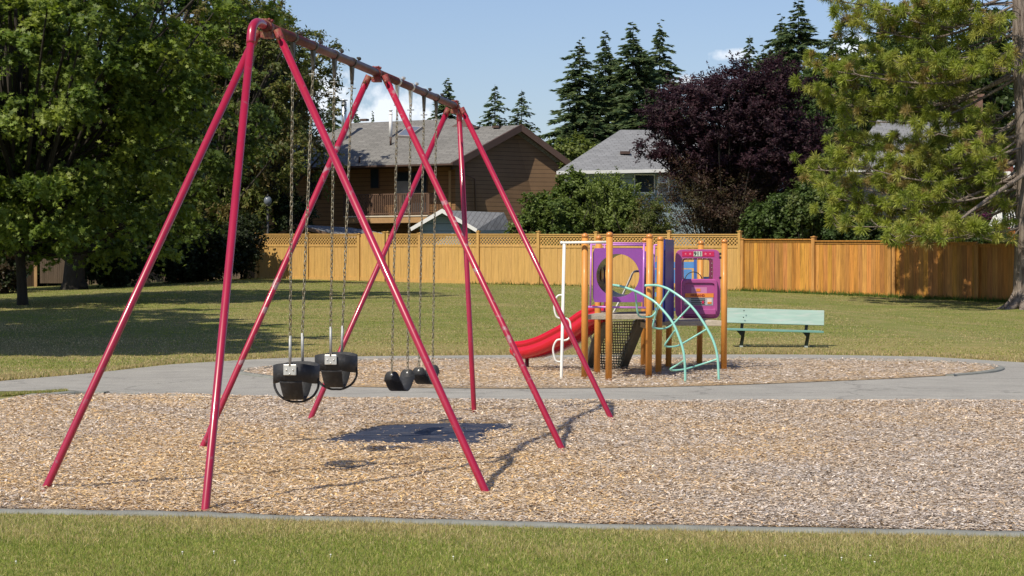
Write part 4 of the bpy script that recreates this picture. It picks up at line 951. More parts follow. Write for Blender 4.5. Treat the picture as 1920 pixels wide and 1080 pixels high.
# balcony
s0, s1 = spx(832), spx(676); zr, zd = wz(760, 366), wz(760, 408); dep = 1.5
bl = MB(); bl.hexa([W(s0, zd - .28, .02), W(s1, zd - .28, .02), W(s1, zd - .28, dep), W(s0, zd - .28, dep)], [W(s0, zd, .02), W(s1, zd, .02), W(s1, zd, dep), W(s0, zd, dep)]); bf = bl.build('balcony', mat('tan_balcony', (.40, .24, .11), .7, .1), h1)
MB().hexa([W(s0, zd + .004, .02), W(s1, zd + .004, .02), W(s1, zd + .004, dep + .03), W(s0, zd + .004, dep + .03)], [W(s0, zd + .06, .02), W(s1, zd + .06, .02), W(s1, zd + .06, dep + .03), W(s0, zd + .06, dep + .03)]).build('balcony_edge', mat('cream_edge', (.62, .55, .45), .6, .05), bf)
rl = MB(); m_rail = mat('brown_railing', (.13, .075, .05), .6, .15)
for z in (zr, zd + .16): rl.bar(W(s0, z, dep - .05), W(s1, z, dep - .05), .06, .05); rl.bar(W(s0, z, .05), W(s0, z, dep - .05), .06, .05)
n = 42
for i in range(n + 1):
    s = s0 + (s1 - s0) * i / n; wd_ = .045 if i % 14 else .11; p = W(s, (zr + zd) / 2 + .04, dep - .05); rl.box(p, (wd_, .04, zr - zd - .1), math.atan2(ld.y, ld.x))
for i in range(10): p = W(s0, (zr + zd) / 2 + .04, .1 + i * .14); rl.box(p, (.04, .04, zr - zd - .1))
rl.build('balcony_railing', m_rail, bf)
for s in (s0 + .1, s1 - .1): MB().bar(W(s, zb, dep - .15), W(s, zd - .27, dep - .15), .12, .12, up=(0, 1, 0)).build('balcony_post', m_rail, bf)
# downpipe
a = P(862, 313, 98.2); MB().tube([a, a + Vector((0, 0, -.25)), P(890, 335, 98.9), P(893, 440, 98.9)], .045, 8).build('downpipe', m_trim, h1)
# flues, skylight, vents
def flue(px, y0, y1, w_, m, cap, yb=None):
    p = f1(px, y1); z = CH + (HY - y0) * p.y / F; r = w_ * p.y / F / 2; mb = MB(); mb.tube([p + Vector((0, 0, -.1)), Vector((p.x, p.y, z))], r, 14)
    mb.tube([(p.x, p.y, z), (p.x, p.y, z + .06)], r * .7, 10); mb.tube([(p.x, p.y, z + .06), (p.x, p.y, z + .10)], r * (1.45 if cap else 1.15), 14); 
    mb.tube([(p.x, p.y, z - .14), (p.x, p.y, z - .10)], r * 1.1, 14); return mb.build('flue_pipe', m, h1)
flue(645, 191, 262, 9.5, m_flue, True)
o_ = flue(732.5, 210, 258, 6.5, m_flue2, False)
p = f1(732.5, 272); z = CH + (HY - 257) * p.y / F; MB().tube([p, Vector((p.x, p.y, z))], .05, 8).build('flue_base', m_trim, h1)
for px, py, h in ((674, 305, .28), (606, 300, .3)):
    p = f1(px, py); MB().tube([p, p + Vector((0, 0, h))], .045, 8).build('roof_vent', m_trim, h1)
sk = [f1(744, 258) , f1(768, 259.5), f1(793, 241.5), f1(767, 240)]; nz = n1 if n1.z > 0 else -n1
mb = MB(); mb.prism([s for s in sk], nz * .12); sko = mb.build('skylight', mat('skylight_frame', (.28, .26, .25), .5, .05), h1)
c = sum(sk, Vector()) / 4; MB().poly([c + (s - c) * .86 + nz * .125 for s in sk]).build('pane', mat('skylight_glass', (.12, .14, .19), .1, .05), sko)
for px, py in ((684, 227), (932, 240), (884, 239), (892, 241)):
    p = f1(px, py); mb = MB(); mb.box(p + nz * .06, (.36, .28, .10), math.atan2(ld.y, ld.x)); mb.build('roof_vent', m_trim, h1)
# small dark dormer gable on the ridge
a, b, c_ = f1(846, 238), f1(893, 238), f1(873, 222.5); mb = MB(); mb.prism([a, b, Vector((c_.x, a.y, c_.z))], (0, 1.2, 0)); mb.build('dormer', m_trim, h1)
# ---- blue grey house ----
h2 = thing('blue_house', (5, 95, 1.0), 'blue grey house with hipped grey shingle roof and white gutter behind the bushes', 'house')
e0 = P(1044, 321, 93); e1 = P(1480, 313, 95.5); r0 = P(1163, 243.5, 99); f2, n2 = plane(e0, e1, r0)
mb = MB(); pts = roofpoly(mb, f2, [(1044, 321), (1480, 313), (1480, 243), (1163, 243.5)], n2, e1 - e0); mb.build('roof', m_roof2, h2)
mb = MB(); slab(mb, [p - Vector((0, 0, .004)) for p in pts], .12); mb.build('roof_edge', m_wtrim, h2)
mb = MB(); e0b = e0 + Vector((1.0, 9, 0)); mb.poly([e0, r0, r0 + Vector((2, 6, 0)), e0b]); mb.build('roof', m_roof2, h2)
gdr = (e1 - e0).normalized(); MB().bar(e0 + Vector((0, -.06, -.07)), e1 + Vector((0, -.06, -.07)), .12, .14).build('gutter', m_wtrim, h2)
a = P(1057, 324, 93.1); MB().tube([a, a + Vector((.0, 0, -.2)), a + Vector((.15, .4, -.42)), a + Vector((.15, .4, -3))], .05, 8).build('downpipe', m_wtrim, h2)
def H2(px, py, off=0): 
    p0_, p1_ = e0 + Vector((0, .6, 0)), e1 + Vector((0, .6, 0)); t = 0
    lo, hi = 0., 1.
    for _ in range(30):
        m = (lo + hi) / 2; p = p0_ + (p1_ - p0_) * m
        if 960 + p.x / p.y * F < px: lo = m
        else: hi = m
    p = p0_ + (p1_ - p0_) * lo; return Vector((p.x, p.y - off, CH + (HY - py) * p.y / F))
q = [H2(1066, 520), H2(1470, 520), H2(1470, 314), H2(1066, 321)]; MB().prism(q, (.4, 5, 0)).build('wall', m_sidb, h2)
def rect2(name, x0, y0, x1, y1, m, off, th, par=None): 
    a, b = H2(x0, y1), H2(x1, y0); mm_ = MB(); mm_.hexa([Vector((a.x, a.y - off, a.z)), Vector((b.x, b.y - off, a.z)), Vector((b.x, b.y - off + th, a.z)), Vector((a.x, a.y - off + th, a.z))], [Vector((a.x, a.y - off, b.z)), Vector((b.x, b.y - off, b.z)), Vector((b.x, b.y - off + th, b.z)), Vector((a.x, a.y - off + th, b.z))]); return mm_.build(name, m, par or h2)
w_ = rect2('window', 1189, 327, 1228, 362, m_wtrim, .05, .04); rect2('pane', 1191, 329, 1226, 360, m_glass, .062, .01, w_)
w_ = rect2('window', 1232, 329, 1256, 365, m_wtrim, .05, .04); rect2('pane', 1235, 345, 1251, 361, mat('screen_grey', (.22, .23, .24), .5, .1), .062, .01, w_)
ac = rect2('air_conditioner', 1233, 330.5, 1250, 344, m_wtrim, .38, .33); rect2('grille', 1235, 332.5, 1247.5, 342, mat('ac_grille', (.42, .43, .44), .5, .1, 40), .386, .006, ac)
w_ = rect2('window', 1207, 352, 1224, 366, m_wtrim, .06, .01)
rect2('corner_board', 1301, 318, 1304, 470, m_wtrim, .03, .02)
p = f2(1172, 289); MB().box(p + Vector((0, -.05, .06)), (.45, .3, .12)).build('roof_vent', m_trim, h2)
rb = MB(); A_ = P(1340, 401, 92); B_ = P(1366, 383, 92)
for k in range(2): rb.bar(A_ + Vector((0, 0, -.9 * k)), B_ + Vector((0, 0, -.9 * k)), .07, .07)
for i in range(8): p = A_ + (B_ - A_) * i / 7; rb.box(p + Vector((0, 0, -.45)), (.04, .04, .9))
rb.bar(A_ + Vector((0, 0, .1)), A_ + Vector((0, 0, -1.4)), .09, .09, up=(0, 1, 0)); rb.build('stair_railing', m_wtrim, h2)
# ---- right hand house, mostly behind the pine ----
h3 = thing('right_house', (16, 88, .8), 'grey roofed house with brick chimney and white balcony glimpsed through the pine', 'house')
e0 = P(1585, 330, 86); e1 = P(2060, 330, 86); r0 = P(1660, 224, 92); f3, n3 = plane(e0, e1, r0)
mb = MB(); pts = roofpoly(mb, f3, [(1585, 318), (1800, 318), (1800, 222), (1645, 224)], n3, e1 - e0); mb.build('roof', m_roof2, h3); mb = MB(); slab(mb, [p - Vector((0, 0, .004)) for p in pts], .14); mb.build('roof_edge', m_wtrim, h3)
MB().prism([P(1600, 520, 86.6), P(2060, 520, 86.6), P(2060, 322, 86.6), P(1600, 322, 86.6)], (0, 6, 0)).build('wall', mat('dark_blue_siding', (.035, .04, .05), .7, .1, lines=(.24, .1)), h3)
MB().prism([P(1780, 340, 85), P(1895, 332, 85), P(1895, 322, 85), P(1780, 331, 85)], (0, 2.5, .3)).build('porch_roof', m_wtrim, h3)
MB().prism([P(1800, 329, 85.2), P(1900, 322, 85.2), P(1900, 310, 85.2), P(1808, 318, 85.2)], (0, 2.5, .8)).build('porch_tiles', mat('red_tiles', (.13, .04, .03), .7, .2), h3)
m_brick = mat('chimney_brick', (.17, .10, .075), .85, .3, 6, bump=.5, bscale=20)
p = P(1826, 250, 88); mb = MB(); mb.box((p.x, p.y, P(0, 232, 88).z), (.6, .6, 2.2)); mb.box((p.x, p.y, P(0, 180, 88).z), (.72, .7, .12)); mb.build('chimney', m_brick, h3)
wb = MB(); 
for x0, y0, x1, y1 in ((1853, 382, 1880, 370), (1880, 392, 1903, 392)): pass
def vb(px, yt, yb, d, bow=.08, w_=.045):
    a, b = P(px, yt, d), P(px, yb, d); pts = []
    for i in range(7): t = i / 6; pts.append(a + (b - a) * t + Vector((math.sin(t * math.pi * 1.5) * bow, 0, 0)))
    wb.tube(pts, w_ / 2, 5)
for i in range(9): vb(1852 + i * 2.9 - (i < 5) * 0, 432 - i * 5.2, 447 + i * .3, 80)
for i in range(5): vb(1884 + i * 5.2, 394, 448, 80)
wb.box((P(1874, 410, 80).x, 80, P(0, 410, 80).z), (.16, .16, 1.65)); wb.bar(P(1880, 392, 80), P(1910, 392, 80), .06, .06); wb.bar(P(1850, 432, 80), P(1874, 388, 80), .06, .06); wb.bar(P(1850, 449, 80), P(1910, 449, 80), .07, .07); wb.build('balcony_railing', m_wtrim, h3)
MB().prism([P(1640, 470, 77), P(1905, 470, 77), P(1905, 428, 77), P(1830, 424, 77), P(1830, 440, 77), P(1640, 440, 77)], (0, .04, 0)).build('porch_screen', mat('orange_screen', (.40, .13, .03), .7, .25, 2), h3)
# ---- blue garden shed and garage roof ----
sh = thing('garden_shed', (-2.6, 88, 1.0), 'small blue shed with white gable trim just behind the lattice fence', 'shed')
d0 = 86.5; pk = P(829, 394, d0); el = P(771, 429, d0); er = P(893, 431.5, d0); bk = Vector((1.6, 2.4, 0))
mb = MB(); r_ = [er, P(960, 431, d0 + 2.6), P(945, 398.5, d0 + 2.7), pk]; u = (r_[1] - r_[0]).normalized(); v = (pk - er).normalized(); mb.poly(r_, [(p.dot(u), p.dot(v)) for p in r_]); mb.build('roof', m_roof2, sh)
mb = MB(); mb.poly([pk, el, el + Vector((1.2, 3, 0)), pk + Vector((2.5, 3, 0))]); mb.build('roof', m_roof2, sh)
mb = MB(); mb.prism([pk + Vector((0, 0, .06)), el + Vector((-.04, 0, .05)), el + Vector((0, 0, -.09)), pk + Vector((0, 0, -.12))], (0, -.06, 0)); mb.prism([pk + Vector((0, 0, .06)), pk + Vector((0, 0, -.12)), er + Vector((0, 0, -.09)), er + Vector((.04, 0, .05))], (0, -.06, 0)); mb.build('bargeboard', m_wtrim, sh)
mb = MB(); o = Vector((0, .45, 0)); mb.prism([P(786, 520, d0) + o, P(882, 520, d0) + o, P(882, 426, d0) + o, pk + o + Vector((0, 0, -.1)), P(786, 421, d0) + o], (1.2, 2, 0)); mb.build('wall', mat('pale_blue_siding', (.27, .36, .42), .7, .06, lines=(.30, .08)), sh)
mb = MB(); mb.bar(er + Vector((.05, .0, -.10)), P(958, 434, d0 + 2.6), .05, .16); mb.build('fascia', m_sidb, sh)
mb = MB(); mb.prism([P(893, 520, 86.7), P(956, 520, 89), P(956, 434, 89), P(893, 434, 86.7)], (0, .3, 0)); mb.build('side_wall', m_sidb, sh)
gr = thing('garage', (-9, 91, 1.1), 'low garage roof with brown bargeboards showing above the fence behind the chains', 'garage')
d0 = 90; pk = P(556, 420.5, d0); el = P(521, 437, d0); q = [pk, P(660, 426, d0 + 1), P(722, 438, d0 + .2), P(700, 448, d0 - .2), P(617, 440, d0)]
mb = MB(); q = [pk, P(617, 437.5, d0), P(640, 446, d0 - .3), P(728, 446, d0 + .6), P(716, 436.5, d0 + 1.2), P(660, 427, d0 + 2.5)]; u = Vector((1, .2, 0)); v = Vector((0, .8, .6)); mb.poly(q, [(p.dot(u), p.z * 2) for p in q]); mb.build('roof', m_roof2, gr)
mb = MB(); mb.prism([pk + Vector((0, 0, .03)), el, el + Vector((0, 0, -.16)), pk + Vector((0, 0, -.15))], (0, -.06, 0)); mb.prism([pk + Vector((0, 0, .0)), pk + Vector((0, 0, -.16)), P(622, 443, d0), P(620, 437, d0)], (0, -.06, 0)); mb.build('bargeboard', mat('brown_bargeboard', (.16, .10, .07), .7, .1), gr)
mb = MB(); mb.prism([P(530, 520, d0) + Vector((0, .3, 0)), P(612, 520, d0) + Vector((0, .3, 0)), P(612, 441, d0) + Vector((0, .3, 0)), pk + Vector((0, .3, -.15)), P(530, 438, d0) + Vector((0, .3, 0))], (0, 1, 0)); mb.build('wall', m_sidd, gr)
# globe lamp
gl = thing('globe_lamp', (P(502, 0, 88).x, 88, 1.1), 'frosted globe lamp on a dark post beside the left tree', 'lamp'); c = P(502, 377, 88)
MB().ball(c, .17, 14, (1, 1, 1.2)).build('lamp_globe', mat('shaded_frosted_glass', (.13, .15, .18), .3, .02), gl)  # globe colour darkened to stand for the shade over it
MB().tube([(c.x, c.y, .9), (c.x, c.y, c.z - .2)], .05, 8).tube([(c.x, c.y, c.z - .24), (c.x, c.y, c.z - .16)], .10, 10).build('post', m_dark, gl); MB().tube([(c.x, c.y, c.z + .18), (c.x, c.y, c.z + .24), (c.x, c.y, c.z + .30)], [.07, .03, .012], 8).build('finial', m_dark, gl)
m_bark = mat('grey_bark', (.035, .029, .023), .9, .3, 3, stretch=(3, 3, .7), bump=1.5, bscale=9)
m_pbark = mat('pine_bark', (.20, .165, .14), .9, .35, 3, stretch=(4, 4, .6), bump=2.5, bscale=7, col2=(.10, .075, .06), thr=(.5, .62))
m_leaf = mat('foliage', attr=True, rough=.55, var=0, leaf=True, spec=.35)
m_pleaf = mat('purple_foliage', attr=True, rough=.6, var=0, leaf=True, spec=.3)
m_ndl = mat('needles', attr=True, rough=.55, var=0, leaf=True, spec=.3)
SHP = {'oak': np.array([(0, -.5), (.16, -.22), (.46, -.10), (.18, .02), (.34, .32), (.07, .22), (0, .55), (-.08, .22), (-.36, .30), (-.17, .02), (-.46, -.12), (-.15, -.22)]),
       'oval': np.array([(0, -.5), (.22, -.12), (.17, .25), (0, .55), (-.17, .25), (-.22, -.12)]),
       'round': np.array([(0, -.45), (.32, -.2), (.36, .15), (0, .48), (-.36, .15), (-.32, -.2)])}
def unit(v): return v / np.maximum(np.linalg.norm(v, axis=1, keepdims=True), 1e-6)
def leaves(C, nrm, axis, size, shape):
    """C centres, nrm normals, axis leaf axis"""
    n = len(C); nrm = unit(nrm); ax = unit(axis - nrm * (axis * nrm).sum(1, keepdims=True)); sd = np.cross(ax, nrm); sh = SHP[shape]
    fold = .18
    V = C[:, None, :] + sd[:, None, :] * sh[None, :, 0:1] * size[:, None, None] + ax[:, None, :] * sh[None, :, 1:2] * size[:, None, None] + nrm[:, None, :] * (np.abs(sh[None, :, 0:1]) * fold) * size[:, None, None]
    return V.reshape(-1, 3), len(sh)
def limbs(mb, base, r0, targets, zfork, seg=5):
    for c in targets:
        h = base[2] + zfork * (.5 + .5 * R.rand()) ; s = Vector((base[0], base[1], min(h, c[2] - .2))); e = Vector(c); m = (s + e) / 2 + Vector((0, 0, -.12 * (e - s).length * (1 if R.rand() > .5 else -.5))) + Vector((R.randn(), R.randn(), R.randn() * .5)) * .12
        L_ = (e - s).length; r = min(r0 * .5, .018 * L_ + .012); mb.tube(smooth_path([s, m, e], 3), [r * (1 - .8 * k / 6) for k in range(7)], seg, cap=False)
def broadleaf(name, label, cat, base, cen, rad, ncl, ntw, nlf, clr, lsize, shape, pal, trunk=.25, group=None, droop=.25, lump=.25, mbark=None, mleaf=None, shell=.45, zfork=2.5, zmin=None, stems=1, up=.6, flat=.45, keep=None, lean=(0, 0), ytrim=None):
    b = Vector(base); o = thing(name, b, label, cat, group)
    # clump centres
    u = unit(R.randn(ncl * 2, 3)); ph = R.rand(4) * 6
    rr = (R.rand(ncl * 2) ** shell)
    bump = 1 + lump * (np.sin(u[:, 0] * 3.1 + ph[0]) * np.sin(u[:, 2] * 4 + ph[1]) + .6 * np.sin(u[:, 1] * 5 + u[:, 0] * 4 + ph[2]) + .35 * R.randn(len(u)) * .6)
    C = u * (rr * bump)[:, None] * np.array(rad) + np.array(cen)
    if zmin is not None: C = C[C[:, 2] > zmin + .5 * R.rand(len(C))]
    if keep is not None: C = C[keep(C)]
    C = C[:ncl]; n = len(C)
    out = unit(C - np.array(cen) + 1e-3)
    # twigs from every clump
    ti = np.repeat(np.arange(n), ntw); td = unit(R.randn(len(ti), 3) * np.array([1, 1, flat]) + out[ti] * .55 + np.array([0, 0, .05])); tl = clr * (.5 + .8 * R.rand(len(ti)))
    li = np.repeat(np.arange(len(ti)), nlf); s = R.rand(len(li)) ** .8
    pos = C[ti][li] + td[li] * (tl[li] * s)[:, None] + np.array([0, 0, -1]) * (droop * s ** 2 * tl[li])[:, None] + R.randn(len(li), 3) * clr * .10
    nrm = np.array([0, 0, up]) + out[ti][li] * .35 + R.randn(len(li), 3) * .45; ax = td[li] + R.randn(len(li), 3) * .5 + np.array([0, 0, -droop])
    sz = lsize * (.6 + .7 * R.rand(len(li)))
    V, k = leaves(pos, nrm, ax, sz, shape)
    pal = np.array(pal); cl = pal[R.randint(0, len(pal), n)][ti][li] * .6 + pal[R.randint(0, len(pal), len(li))] * .4; cl = cl * (.75 + .5 * R.rand(len(li), 1))
    np_mesh('crown', V, k, mleaf or m_leaf, cols=cl, parent=o)
    mb = MB(); top = Vector((cen[0], cen[1], min(cen[2] + rad[2] * .4, b.z + 30)))
    for q in range(stems):
        off = Vector((rnd.uniform(-.25, .25), rnd.uniform(-.2, .2), 0)) * (stems > 1); bb = b + off; tp = top + off * 6 * (stems > 1)
        pts = smooth_path([bb + Vector((0, 0, -.15)), bb + Vector((0, 0, .25)), bb + (tp - bb) * .35 + Vector((rnd.uniform(-.15, .15), 0, 0)), bb + (tp - bb) * .7, tp], 4); m_ = len(pts)
        mb.tube(pts, [trunk * (1.45 if i == 0 else 1.12 if i < 4 else 1) * (1 - .8 * i / m_) for i in range(m_)], 12)
    sel = C[R.permutation(n)[:min(n, 140)]]
    limbs(mb, tuple(b), trunk, sel, zfork)
    mb.build('trunk', mbark or m_bark, o)
    return o
PG = [(.095, .15, .024), (.14, .20, .032), (.20, .26, .042), (.07, .11, .02), (.25, .30, .055)]
PC = [(.09, .12, .026), (.13, .155, .035), (.18, .18, .055), (.07, .09, .022), (.24, .18, .075)]
def noshade(C):   # shade of these crowns ends on the lawn before the lattice fence
    h = C[:, 2] - 1.3; X = C[:, 0] + .52 * h; Y = C[:, 1] + .645 * h; return ~((X > -13) & (Y > np.interp(X, [-40, -20, -10.3, 7.9], [90, 89, 86, 74]) - 2.6))
# left front oak
t1 = hit(42, 572)
broadleaf('oak_tree', 'spiky leaved green oak at the far left, nearest of the left trees', 'tree', t1, (t1.x - .2, t1.y, 6.9), (6.0, 4.6, 5.8), 680, 8, 22, .72, .175, 'oak', PG, trunk=.19, keep=noshade, shell=.25, lump=.24, zmin=1.9, zfork=3)
t2 = hit(138, 543)
broadleaf('maple_tree', 'large dark green tree with thick trunk behind the left oak', 'tree', t2, (t2.x + .5, t2.y + 1, 8.6), (6.6, 4.5, 6.6), 600, 7, 19, .85, .20, 'oak', [(.065, .10, .02), (.09, .135, .026), (.13, .175, .035)], trunk=.50, shell=.3, keep=noshade, zmin=2.6, zfork=2.0)
t3 = hit(352, 527); t3.y = 79
t3 = Vector((-12.5, 90.0, terr(-12.5, 90)))
broadleaf('cherry_tree', 'tall tree with drooping yellow green leaves whose twigs reach the swing top', 'tree', t3, (-12.3, 90.3, 8.2), (4.5, 3.2, 7.0), 600, 7, 17, .62, .17, 'oval', PC, trunk=.28, droop=.6, up=.35, shell=.36, lump=.28, zmin=2.5, zfork=3)
for (px, py, d, dx, dz, L_) in ((520, 40, 78, 1, .38, 1.3), (545, 78, 78, 1, .28, .9)): pass
broadleaf('cherry_tree', 'slim tree behind the drooping one, its top branches against the sky', 'tree', Vector((-11.8, 96.5, 1.2)), (-11.5, 97., 10.0), (2.8, 2.6, 4.8), 300, 7, 15, .55, .15, 'oval', PC, trunk=.16, droop=.5, up=.35, shell=.5, lump=.3, zmin=6.6, zfork=3)
# backdrop trees at the far left
for i, (x, y_, z, r_, rz, lab) in enumerate(((-24, 92, 8, 6, 8, 'tall dark tree closing the view at the upper left corner'), (-14.3, 97.0, 9.6, 4.3, 7.4, 'broad dark tree behind the weathered fence at the left'))):
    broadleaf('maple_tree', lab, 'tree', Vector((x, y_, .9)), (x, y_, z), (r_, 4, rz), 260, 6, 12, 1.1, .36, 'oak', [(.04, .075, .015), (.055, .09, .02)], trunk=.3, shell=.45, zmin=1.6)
# off-frame tree whose shade lies on the left lawn
for i, (x, y_, z, rx, ry, rz) in enumerate(((-14.3, 39.5, 9.6, 4.1, 4.6, 3.0), (-17.5, 47, 9.5, 4.5, 4.5, 3.4), (-12.6, 34.5, 9.4, 3.2, 3.6, 2.4))):
    broadleaf('maple_tree', ('tree out of frame at the left shading the near lawn', 'second tree out of frame at the left beyond the first', 'nearest tree out of frame at the left, in front of the others')[i], 'tree', Vector((x, y_, 0.)), (x, y_, z), (rx, ry, rz), 240, 7, 16, .9, .36, 'oak', PG, trunk=.22, shell=.6, zmin=7.0, zfork=4, keep=lambda C: C[:, 0] < -.245 * C[:, 1] - .7 if True else None)
# purple plum
PP = [(.034, .014, .021), (.046, .018, .027), (.026, .012, .018), (.064, .033, .040)]
broadleaf('plum_tree', 'broad dark purple leaved plum tree behind the fence', 'tree', Vector((P(1375, 0, 84).x, 84, .9)), (P(1384, 0, 84).x, 84, P(0, 252, 84).z), (3.6, 2.8, 2.75), 980, 7, 20, .48, .12, 'oval', PP, trunk=.14, stems=4, droop=-.15, up=.5, shell=.42, lump=.16, zmin=3.6, mleaf=m_pleaf, zfork=1.6)
broadleaf('plum_tree', 'thin brownish underbranches of the purple plum above the fence posts', 'tree', Vector((P(1350, 0, 82.5).x, 82.5, .9)), (P(1345, 0, 82.5).x, 82.5, P(0, 375, 82.5).z), (2.7, 1.4, 1.7), 330, 7, 11, .5, .085, 'oval', [(.055, .028, .024), (.08, .045, .03), (.07, .065, .025)], trunk=.05, stems=5, droop=-.3, shell=.6, zmin=2.4, zfork=.8)
# shrubs behind the fence
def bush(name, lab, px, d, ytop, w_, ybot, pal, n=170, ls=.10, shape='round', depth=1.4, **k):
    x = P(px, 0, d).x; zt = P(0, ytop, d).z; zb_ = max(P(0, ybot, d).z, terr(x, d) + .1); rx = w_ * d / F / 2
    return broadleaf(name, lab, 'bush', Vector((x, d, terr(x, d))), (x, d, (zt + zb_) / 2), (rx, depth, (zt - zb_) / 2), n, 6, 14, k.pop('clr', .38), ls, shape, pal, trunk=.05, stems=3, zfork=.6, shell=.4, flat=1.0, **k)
BG = [(.085, .13, .026), (.115, .165, .035), (.15, .195, .045), (.07, .10, .022)]
bush('laurel_bush', 'rounded green laurel bush behind the lattice fence, beside the grey shed roof', 1030, 82, 362, 130, 470, BG, 230, .11)
bush('laurel_bush', 'taller green bush top rising under the white gutter corner', 1078, 84, 328, 90, 460, BG, 170, .12)
bush('willow_shrub', 'upright light green shrub in the middle of the bushes', 1150, 82.5, 338, 105, 470, [(.15, .20, .045), (.18, .23, .06), (.11, .15, .03)], 220, .13, 'oval', droop=-.5, up=.2)
bush('mixed_shrub', 'green shrub with reddish twigs right of the light green one', 1212, 82, 372, 95, 470, [(.10, .13, .03), (.15, .12, .045), (.09, .12, .03)], 170, .09, 'oval')
bush('ivy_bush', 'dark glossy bush behind the fence corner right of the plum', 1455, 80, 375, 130, 465, [(.07, .11, .028), (.09, .14, .035), (.05, .08, .02)], 230, .12, droop=.4)
bush('ivy_bush', 'dark leafy bush under the left pine branches', 1525, 79, 330, 95, 460, [(.06, .095, .02), (.08, .12, .03), (.13, .16, .045)], 200, .12)
bush('ivy_bush', 'low dark bush behind the orange fence under the pine', 1610, 77, 402, 130, 470, [(.045, .08, .02), (.06, .09, .025)], 180, .11)
bush('ivy_bush', 'low dark bush behind the orange fence near the pine trunk', 1800, 74, 432, 190, 480, [(.035, .06, .015), (.05, .08, .02)], 170, .11)
bush('flowering_shrub', 'shrub with a few magenta blooms beside the white balcony', 1830, 82, 370, 90, 450, [(.05, .08, .02), (.05, .09, .02), (.06, .09, .025), (.30, .04, .20)], 110, .11)
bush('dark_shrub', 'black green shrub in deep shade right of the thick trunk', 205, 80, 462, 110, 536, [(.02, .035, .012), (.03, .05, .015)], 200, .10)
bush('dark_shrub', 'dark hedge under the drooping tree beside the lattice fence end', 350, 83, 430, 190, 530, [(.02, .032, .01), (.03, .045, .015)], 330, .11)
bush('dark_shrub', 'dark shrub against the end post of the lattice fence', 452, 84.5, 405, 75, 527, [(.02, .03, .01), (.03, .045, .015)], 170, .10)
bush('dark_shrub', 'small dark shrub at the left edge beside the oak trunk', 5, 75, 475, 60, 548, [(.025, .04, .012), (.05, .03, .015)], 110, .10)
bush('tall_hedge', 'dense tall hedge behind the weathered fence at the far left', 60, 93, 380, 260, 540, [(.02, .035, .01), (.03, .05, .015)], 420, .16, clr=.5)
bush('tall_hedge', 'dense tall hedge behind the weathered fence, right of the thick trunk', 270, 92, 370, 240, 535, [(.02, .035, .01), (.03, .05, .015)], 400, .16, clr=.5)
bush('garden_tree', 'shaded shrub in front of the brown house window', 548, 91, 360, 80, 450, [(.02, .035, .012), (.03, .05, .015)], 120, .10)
broadleaf('yellow_green_tree', 'small yellow green tree top between the two houses', 'tree', Vector((P(1070, 0, 105).x, 105, 1)), (P(1072, 0, 105).x, 105, P(0, 315, 105).z), (1.7, 1.5, 1.7), 110, 6, 12, .45, .16, 'round', [(.13, .17, .03), (.16, .19, .05)], trunk=.1)
broadleaf('broadleaf_tree', 'green leafy tree between the plum and the pine', 'tree', Vector((P(1590, 0, 98).x, 98, 1)), (P(1590, 0, 98).x, 98, P(0, 215, 98).z), (3.0, 2, 3.6), 260, 6, 13, .6, .16, 'round', [(.05, .08, .02), (.07, .11, .025)], trunk=.15)
broadleaf('broadleaf_tree', 'dark leafy tree filling behind the pine branches', 'tree', Vector((P(1800, 0, 100).x, 100, 1)), (P(1800, 0, 100).x, 100, P(0, 190, 100).z), (4.6, 2.2, 5.4), 420, 6, 13, .75, .2, 'round', [(.035, .06, .015), (.05, .08, .02)], trunk=.2)
